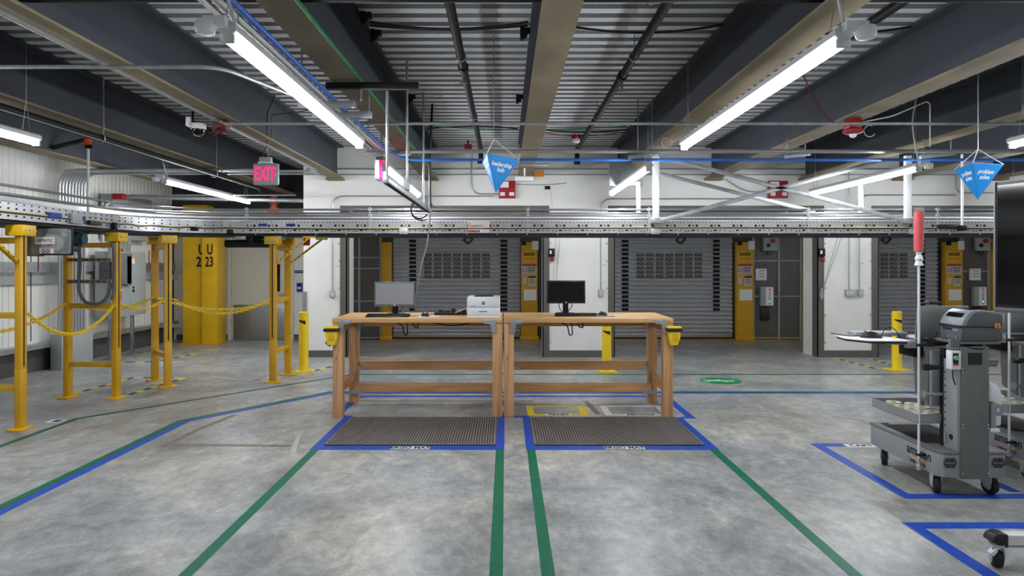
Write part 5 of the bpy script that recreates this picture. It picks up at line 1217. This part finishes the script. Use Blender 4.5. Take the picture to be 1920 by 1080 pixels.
# ================================================================== printer cart
def caster(t, x, y, r_, ang, tilt=0):
    d_ = Vector((math.cos(ang), math.sin(ang), 0)); s_ = Vector((-d_.y, d_.x, 0)); c = Vector((x, y, r_ + .0005))
    fk = MB()
    for q in (-1, 1):
        o_ = s_ * (q * .0215)
        pts = [c + o_ + d_ * a + Vector((0, 0, b)) for a, b in ((-.018, -.016), (.018, -.016), (.05, .03), (.05, .066), (-.036, .066), (-.034, .028))]
        e_ = s_ * .004 * q; n = 6
        fk.add(pts + [p + e_ for p in pts], [tuple(range(n)), tuple(range(2 * n - 1, n - 1, -1))] + [(k, n + k, n + (k + 1) % n, (k + 1) % n) for k in range(n)])
    fk.bar(c + d_ * -.022 + Vector((0, 0, .058)), c + d_ * .04 + Vector((0, 0, .058)), .05, .010)
    f_ = fk.build('caster_fork', 'fork', t, bevel=.002)
    MB().cyl(c + d_ * .01 + Vector((0, 0, .06)), c + d_ * .01 + Vector((0, 0, .085)), .018, n=14).build('swivel', 'galv', f_)
    def ring(r0, w0, m, nm, par):
        mb = MB(); prof = [(r0 * .55, -w0), (r0 * .93, -w0), (r0, -w0 * .5), (r0, w0 * .5), (r0 * .93, w0), (r0 * .55, w0)]; n = 24; vs = []
        for rr, h_ in prof:
            for j in range(n):
                a = 2 * math.pi * j / n; vs.append(c + s_ * h_ + d_ * (rr * math.cos(a)) + Vector((0, 0, rr * math.sin(a))))
        k = len(prof); mb.add(vs, [(i * n + j, i * n + (j + 1) % n, ((i + 1) % k) * n + (j + 1) % n, ((i + 1) % k) * n + j) for i in range(k) for j in range(n)])
        return mb.build(nm, m, par)
    wl_ = ring(r_, .018, 'rubber', 'caster_wheel', t)
    MB().cyl(c - s_ * .014, c + s_ * .014, r_ * .58, n=18).build('hub', 'grey_plastic', wl_); MB().cyl(c - s_ * .027, c + s_ * .027, .007, n=10).build('axle', 'galv_bright', wl_)

ct = thing('printer_cart', 'grey rolling printer cart with logo, tray and red flag pole, nearest', 'cart', (2.745, 4.35, 0), 'grey printer carts')
BX0, BX1, BY0, BY1 = 2.545, 2.944, 4.0, 4.76
outl = [(2.60, BY0), (BX1 - .02, BY0), (BX1, BY0 + .03), (BX1, BY1), (BX0, BY1), (BX0, BY0 + .075), (BX0 + .012, BY0 + .03), (BX0 + .03, BY0 + .008)]
MB().prism(outl, 'z', .115, .25).build('base_body', 'cart', ct, bevel=.003)
o2 = [(x + (.004 if x > 2.7 else -.004), y + (.004 if y > 4.4 else -.004)) for x, y in outl]
lip = MB().prism(o2, 'z', .251, .268).build('base_top', 'cart_top', ct, bevel=.004)
MB().box(2.585, 2.90, 4.20, 4.68, .2685, .270).build('top_recess', 'dark', lip)
MB().box(2.59, 2.64, 4.70, 4.715, .2685, .272).build('hand_slot', 'dark', lip)
for cx in (2.603, 2.884):
    v_ = MB().box(cx - .036, cx + .036, 3.9985, 4.0, .165, .24).build('vent', 'cart', ct)
    mb = MB()
    for k in range(7):
        for z in (.1865, .2185): mb.cbox((cx - .0255 + .0085 * k, 3.998, z), (.0045, .003, .026))
    for sx in (-1, 1): mb.cbox((cx + sx * .0345, 3.998, .2025), (.004, .003, .03))
    mb.build('vent_slits', 'dark', v_, smooth=False)
MB().box(2.66, 2.825, 3.985, 4.13, .11, .884).build('column', 'cart_dark', ct, bevel=.006)
MB().box(2.640, 2.66, 3.99, 4.115, .27, .80).build('side_plate', 'cart', ct, bevel=.002)
MB().box(2.645, 2.66, 4.118, 4.16, .27, .86).build('dark_channel', 'dark', ct)
MB().box(2.60, 2.66, 4.165, 4.19, .50, .84).build('rear_rail', 'cart', ct, bevel=.002)
MB().prism([(4.2, .50), (4.34, .55), (4.36, .80), (4.2, .84)], 'x', 2.60, 2.80).build('rear_shroud', 'cart_dark', ct, bevel=.006)
mb = MB()
for k in range(9): mb.cbox((2.702 + .0095 * k, 3.9845, .815), (.005, .003, .07))
mb.build('louvre_slits', 'dark', ct, smooth=False)
scr = MB().cyl((0, 0, 0), (0, -.003, 0), .005, n=8).mesh('screw', 'galv_bright')
for x, z in ((2.668, .755), (2.817, .755), (2.668, .735), (2.817, .735), (2.668, .43), (2.817, .43), (2.668, .41), (2.817, .41), (2.668, .145), (2.817, .145)): piece('screw', scr, ct, (x, 3.985, z))
MB().cyl((2.640, 4.045, .345), (2.637, 4.045, .345), .016, n=16).build('cable_hole', 'dark', ct)
for k in range(9): MB().cyl((2.640, 4.10, .40 + .04 * k), (2.638, 4.10, .40 + .04 * k), .005, n=8).build('rack_hole', 'dark', ct)
MB().box(2.632, 2.640, 4.085, 4.105, .30, .36).build('latch', 'galv', ct, bevel=.003)
# push button box
pb = MB().box(2.597, 2.655, 3.975, 4.03, .752, .862).build('button_box', 'white_plastic', ct, bevel=.006)
MB().box(2.605, 2.637, 3.9735, 3.975, .785, .848).build('button_label', 'ink', pb); MB().box(2.605, 2.637, 3.973, 3.9745, .778, .79).build('button_strip', 'ink_red', pb)
MB().cyl((2.621, 3.974, .822), (2.621, 3.964, .822), .0135, n=18).build('push_button', 'button_green', pb)
MB().box(2.605, 2.66, 3.995, 4.02, .862, .93).build('printer_bracket', 'elec_dark', ct, bevel=.003)
for x in (2.612, 2.628, 2.645): piece('screw', scr, ct, (x, 3.994, .875))
MB().tube(fillet([(2.62, 4.0, .752), (2.62, 4.0, .70), (2.635, 4.0, .66)], .02), .004, 6).build('button_cable', 'black_plastic', ct)
# pegs and handles
MB().cyl((2.54, 4.14, .578), (2.645, 4.14, .578), .011, n=14).build('roll_peg', 'cart', ct); MB().cyl((2.532, 4.14, .578), (2.541, 4.14, .578), .024, n=20).build('peg_disc', 'cart', ct)
MB().lathe([(.006, 2.515), (.018, 2.52), (.02, 2.55), (.015, 2.575), (.010, 2.64)], (0, 4.12, .745), 14, 'x').build('black_handle', 'black_plastic', ct)
MB().box(2.826, 2.90, 4.02, 4.035, .765, .785).build('hook_arm', 'cart_dark', ct, bevel=.005); MB().box(2.826, 2.93, 4.05, 4.075, .775, .80).build('hook_arm', 'cart_dark', ct, bevel=.008)
# middle tray
TX0, TX1, TY0, TY1, TZ0, TZ1 = 2.50, 2.86, 4.145, 4.66, .40, .456
MB().box(TX0, TX1, TY0, TY1, TZ0, TZ0 + .004).build('tray_floor', 'cart_dark', ct)
for a in ((TX0, TX0 + .004, TY0, TY1), (TX1 - .004, TX1, TY0, TY1), (TX0 + .004, TX1 - .004, TY0, TY0 + .004), (TX0 + .004, TX1 - .004, TY1 - .004, TY1)):
    MB().box(a[0], a[1], a[2], a[3], TZ0 + .0045, TZ1).build('tray_wall', 'cart', ct, smooth=False)
# printer shelf and arm
MB().box(2.655, 2.90, 3.995, 4.21, .897, .912).build('printer_shelf', 'cart_dark', ct, bevel=.004)
MB().box(2.76, 2.815, 4.03, 4.12, .884, .897).build('shelf_block', 'black_plastic', ct)
MB().box(2.60, 2.86, 4.225, 4.55, .862, .884).build('laptop_shelf', 'black_plastic', ct, bevel=.005)
MB().tube(fillet([(2.655, 4.0, .89), (2.72, 3.985, .875), (2.79, 3.985, .872), (2.83, 4.0, .885)], .03), .005, 6).build('cable', 'black_plastic', ct)
MB().box(2.53, 2.60, 4.24, 4.40, .79, .86).build('arm_mount', 'black', ct, bevel=.01)
MB().bar((2.40, 4.30, .875), (2.60, 4.32, .872), .06, .022).build('tray_arm', 'galv', ct, bevel=.004)
MB().box(2.47, 2.53, 4.20, 4.235, .85, .90).build('arm_hinge', 'galv_bright', ct, bevel=.003)
MB().prism([(2.16, 4.34), (2.24, 4.20), (2.46, 4.18), (2.50, 4.24), (2.46, 4.50), (2.18, 4.50)], 'z', .880, .892).build('mouse_tray', 'black_plastic', ct, bevel=.002)
MB().prism([(2.155, 4.345), (2.235, 4.195), (2.465, 4.175), (2.505, 4.24), (2.465, 4.505), (2.175, 4.505)], 'z', .8925, .898).build('tray_top', 'white_plastic', ct, bevel=.001)
MB().box(2.28, 2.62, 4.44, 4.56, .903, .925).build('tray_rest', 'grey_plastic', ct, bevel=.006)
# flag pole
PXY = (2.512, 4.15)
pl = MB().cyl((PXY[0], PXY[1], .13), (PXY[0], PXY[1], 1.52), .0072, n=12).build('flag_pole', 'white_plastic', ct)
MB().lathe([(.006, .115), (.014, .12), (.014, .145), (.010, .15), (.010, .19)], (PXY[0], PXY[1], 0), 12).build('pole_foot', 'galv_bright', pl)
MB().lathe([(.022, 1.445), (.026, 1.46), (.026, 1.66), (.024, 1.685), (.008, 1.695)], (PXY[0], PXY[1], 0), 18).build('red_flag', 'red_foam', ct)
MB().lathe([(.010, 1.355), (.026, 1.36), (.017, 1.385), (.024, 1.40), (.013, 1.425), (.018, 1.44)], (PXY[0], PXY[1], 0), 11).build('bag_knot', 'white_plastic', ct)
MB().lathe([(.028, 1.44), (.0295, 1.46), (.0295, 1.68), (.027, 1.70), (.024, 1.712)], (PXY[0], PXY[1], 0), 14).build('plastic_bag', 'clear_film', ct)
for z in (.21, .876): MB().box(PXY[0] - .012, BX0 + .005 if z < .5 else 2.60, PXY[1] - .014, PXY[1] + .014, z - .008, z + .008).build('pole_clip', 'black_plastic', ct, bevel=.003)
# logo on the left side
text('logo_letters', 'amazon', .082, (BX0 - .0006, 4.205, .207), LEFTF, 'ink', ct, .98, ext=.0004, bold=.0015, label='black brand lettering on the cart side')
sm_ = MB(); a = [(4.29 - .15 * k / 14, .170 - .016 * math.sin(math.pi * k / 14)) for k in range(15)]
sm_.tube([(BX0 - .0008, y, z) for y, z in a], .004, 6); sm_.prism([(4.125, .178), (4.15, .172), (4.138, .152)], 'x', BX0 - .002, BX0 - .0004); sm_.build('logo_smile', 'ink_orange', ct)
text('logo_letters', 'URBI CARTS', .030, (BX0 - .0006, 4.22, .138), LEFTF, 'ink', ct, 1.0, ext=.0004, bold=.0008)
for x, y, a in ((2.575, 4.085, 70), (2.59, 4.665, 60), (2.885, 4.065, 100), (2.90, 4.68, 80)): caster(ct, x, y, .050, R(a))
cart2 = clone(ct, (2.745 + .763, 4.35 + .29, 0), 0, 'second grey printer cart cut off by the right edge')

def label_printer(dx, dy, label):
    t = thing('label_printer', label, 'label printer', (2.79 + dx, 4.1 + dy, .912), 'label printers')
    pf = [(2.672, .914), (2.915, .914), (2.915, 1.062), (2.905, 1.08), (2.885, 1.088), (2.79, 1.097), (2.745, 1.095), (2.715, 1.08), (2.688, 1.045), (2.672, 1.005)]
    Y0, Y1 = 4.0 + dy, 4.2 + dy
    P = lambda pts: [(x + dx, z) for x, z in pts]
    MB().prism(P([(2.672, .914), (2.915, .914), (2.915, .995), (2.672, 1.0)]), 'y', Y0, Y1).build('lower_case', 'printer_grey', t, bevel=.006)
    MB().prism(P([(2.668, 1.002), (2.917, .997), (2.917, 1.062), (2.905, 1.081), (2.885, 1.089), (2.79, 1.098), (2.745, 1.096), (2.715, 1.081), (2.686, 1.045)]), 'y', Y0 - .003, Y1 + .003).build('lid', 'printer_light', t, bevel=.007)
    MB().prism(P([(2.695, 1.004), (2.908, .999), (2.908, 1.058), (2.895, 1.074), (2.80, 1.088), (2.76, 1.086), (2.735, 1.072), (2.71, 1.04)]), 'y', Y0 - .006, Y0 - .002).build('side_panel', 'printer_grey', t, bevel=.002)
    w1 = MB(); a, b = Vector((2.688 + dx, 0, 1.05)), Vector((2.712 + dx, 0, 1.079)); nn = Vector((-.77, 0, .64)) * .0025
    for (p, q, m_) in ((Vector((2.6905, 0, 1.0515)), Vector((2.711, 0, 1.076)), 0),):
        p = p + Vector((dx, 0, 0)) + nn; q = q + Vector((dx, 0, 0)) + nn
        w1.add([(p.x, Y0 + .03, p.z), (p.x, Y1 - .03, p.z), (q.x, Y1 - .03, q.z), (q.x, Y0 + .03, q.z)], [(0, 1, 2, 3)])
    w1.build('lid_window', 'screen', t)
    MB().prism(P([(2.75, 1.0965), (2.82, 1.096), (2.82, 1.0985), (2.75, 1.0985)]), 'y', Y0 + .03, Y1 - .03).build('lid_window', 'screen', t)
    MB().box(2.664 + dx, 2.672 + dx, Y0 - .004, Y1 + .004, .992, 1.008).build('front_rim', 'black_plastic', t, bevel=.003)
    MB().box(2.6695 + dx, 2.672 + dx, Y0 + .08, Y1 - .03, .975, .985).build('label_slot', 'dark', t)
    MB().box(2.6695 + dx, 2.672 + dx, Y0 + .03, Y0 + .08, .972, .982).build('status_window', 'printer_light', t)
    for k in range(3): MB().cyl((2.672 + dx, Y0 + .05 + .03 * k, .935), (2.668 + dx, Y0 + .05 + .03 * k, .935), .007, n=10).build('key_button', 'grey_plastic', t)
    q = MB().box(2.862 + dx, 2.894 + dx, Y0 - .0085, Y0 - .006, .992, 1.020).build('logo_patch', 'ink_orange', t, bevel=.001)
    MB().cyl((2.878 + dx, Y0 - .0085, 1.006), (2.878 + dx, Y0 - .0095, 1.006), .007, n=10).build('logo_mark', 'ink_red', q)
label_printer(0, 0, 'grey label printer on top of the nearest cart')
label_printer(.763, .29, 'grey label printer on the second cart beyond the right edge')
def laptop(dx, dy, label):
    t = thing('laptop', label, 'laptop', (2.75 + dx, 4.4 + dy, .885), 'laptops on the carts')
    MB().box(2.60 + dx, 2.92 + dx, 4.33 + dy, 4.545 + dy, .885, .90).build('base', 'lap_grey', t, bevel=.004)
    mx = Matrix.Translation((2.76 + dx, 4.335 + dy, .902)) @ Matrix.Rotation(R(8), 4, 'X')
    MB().box(-.16, .16, -.004, .006, .0, .205).xf(mx).build('lid', 'lap_grey', t, bevel=.003)
    MB().box(-.15, .15, .006, .0075, .012, .195).xf(mx).build('screen', 'screen', t)
    MB().cyl((.06, -.0055, .12), (.06, -.004, .12), .014, n=14).xf(mx).build('lid_logo', 'white_plastic', t)
laptop(0, 0, 'grey laptop lid standing behind the nearest label printer'); laptop(.763, .29, 'grey laptop on the second cart by the right edge')
mouse(2.335, 4.36, .898, 'black mouse on the white tray of the nearest cart', R(75), 1.15)
single('arched_cord', MB().tube(fillet([(2.40, 4.36, .905), (2.42, 4.36, .96), (2.48, 4.36, .965), (2.52, 4.36, .90)], .05), .003, 6), 'black_plastic', 'thin black cord arching above the cart tray', 'cord')
single('cable_tangle', MB().tube(fillet([(2.66, 4.215, .95), (2.655, 4.22, .92), (2.62, 4.25, .905), (2.66, 4.22, .895), (2.60, 4.22, .90), (2.57, 4.25, .915), (2.60, 4.3, .93)], .02), .007, 6), 'black_plastic', 'black cable tangle beside the label printer front', 'cord')
single('scanner', MB().box(2.70, 2.78, 4.35, 4.42, 1.11, 1.13), 'black_plastic', 'small black device on top of the laptop lid', 'scanner', bevel=.008)
# scanner cradle at the right of the column
def cradle(dx, dy, label):
    t = thing('scanner_cradle', label, 'scanner cradle', (2.87 + dx, 4.02 + dy, .35))
    MB().prism([(2.862 + dx, .42), (2.905 + dx, .42), (2.912 + dx, .60), (2.90 + dx, .635), (2.875 + dx, .665), (2.845 + dx, .67), (2.832 + dx, .655), (2.832 + dx, .56), (2.862 + dx, .56)], 'y', 4.0 + dy, 4.06 + dy).build('back_shell', 'white_plastic', t, bevel=.008)
    MB().cyl((2.853 + dx, 4.0 + dy, .41), (2.853 + dx, 4.0 + dy, .555), .016, n=16).build('grip', 'cart', t)
    MB().lathe([(.035, 3.985 + dy), (.035, 3.998 + dy)], (2.878 + dx, 0, .515), 18, 'y').build('dial', 'cart', t); MB().box(2.870 + dx, 2.880 + dx, 3.981 + dy, 3.985 + dy, .505, .525).build('dial_window', 'paper', t)
    MB().box(2.83 + dx, 2.885 + dx, 3.98 + dy, 4.03 + dy, .385, .408).build('foot', 'white_plastic', t, bevel=.006)
cradle(0, 0, 'white and grey handle device on the right of the nearest cart column')
rr_ = random.Random(3)
k = 0
for dx, dy, n_ in ((0, 0, 1), (.763, .29, 2)):
    spots = [(2.56, 4.22), (2.57, 4.32), (2.57, 4.43), (2.58, 4.54), (2.66, 4.26), (2.67, 4.38), (2.68, 4.5)]
    for q, (x, y) in enumerate(spots):
        t = thing('label_roll', 'cream label roll, %s of the %s tray' % (('nearest in the left row', 'second from the front in the left row', 'third from the front in the left row', 'rearmost in the left row', 'nearest in the right row', 'middle one in the right row', 'rearmost in the right row')[q], 'nearest cart' if n_ == 1 else 'second cart'), 'label roll', (x + dx, y + dy, TZ0 + .005), 'label rolls in the %s tray' % ('nearest cart' if n_ == 1 else 'second cart'))
        z = TZ0 + .006 + .004 * (q % 2)
        mb = MB(); prof = [(.018, 0), (.046, 0), (.046, .044), (.018, .044)]; n = 22
        vs = [(x + dx + r_ * math.cos(2 * math.pi * j / n), y + dy + r_ * math.sin(2 * math.pi * j / n), z + h_) for r_, h_ in prof for j in range(n)]
        mb.add(vs, [(i * n + j, i * n + (j + 1) % n, ((i + 1) % 4) * n + (j + 1) % n, ((i + 1) % 4) * n + j) for i in range(4) for j in range(n)]).build('roll', 'tape_roll', t)
        MB().lathe([(.0175, z), (.0175, z + .045)], (x + dx, y + dy, 0), 14).build('core', 'flange', t)
# ================================================================== screen on a mobile stand
ANG = math.atan2(-.95, .31)
tv = thing('television', 'large black television screen cut off by the right edge', 'television', (2.22, 3.1, 1.15))
u = Vector((math.cos(ANG), math.sin(ANG), 0)); nrm = Vector((u.y, -u.x, 0))
mx = Matrix((u, -nrm, (0, 0, 1))).transposed().to_4x4(); mx.translation = Vector((2.222, 3.1, 0))
MB().box(0, 1.10, 0, .035, 1.155, 1.735).xf(mx).build('casing', 'black_plastic', tv, bevel=.006)
MB().box(.012, 1.088, -.0015, .001, 1.185, 1.722).xf(mx).build('screen_panel', 'screen', tv)
MB().box(-.004, .004, -.004, .036, 1.152, 1.738).xf(mx).build('edge_trim', 'grey_plastic', tv, bevel=.002)
MB().box(0, 1.10, -.008, .036, 1.150, 1.172).xf(mx).build('bottom_trim', 'printer_grey', tv, bevel=.004)
MB().box(.35, .75, .035, .075, 1.25, 1.6).xf(mx).build('mount_plate', 'black', tv, bevel=.004)
ss = thing('screen_stand', 'mobile screen stand with white legs and a locking caster', 'screen stand', (2.6, 2.6, 0))
for y in (3.10, 2.35):
    lg = MB().box(2.24, 3.0, y - .03, y + .03, .085, .145).build('foot_beam', 'white_steel', ss, bevel=.005)
    MB().box(2.24, 3.0, y - .032, y - .03, .095, .10).build('beam_groove', 'elec_dark', lg)
    MB().prism([(2.185, .118), (2.20, .148), (2.225, .155), (2.262, .15), (2.262, .09), (2.245, .085)], 'y', y - .034, y + .034).build('end_cap', 'black_plastic', ss, bevel=.008)
    caster(ss, 2.215, y - .02, .038, R(70)); caster(ss, 2.96, y, .038, R(110))
    MB().prism([(2.165, .075), (2.19, .095), (2.20, .085), (2.178, .06)], 'y', y - .055, y - .025).build('brake_pedal', 'white_steel', ss, bevel=.003)
MB().box(2.58, 2.64, 2.38, 3.07, .09, .14).build('cross_beam', 'white_steel', ss, bevel=.005)
MB().box(2.585, 2.635, 2.70, 2.75, .14, 1.60).build('post', 'white_steel', ss, bevel=.004)
MB().box(2.47, 2.60, 2.66, 2.79, 1.36, 1.48).build('tilt_head', 'black', ss, bevel=.006)
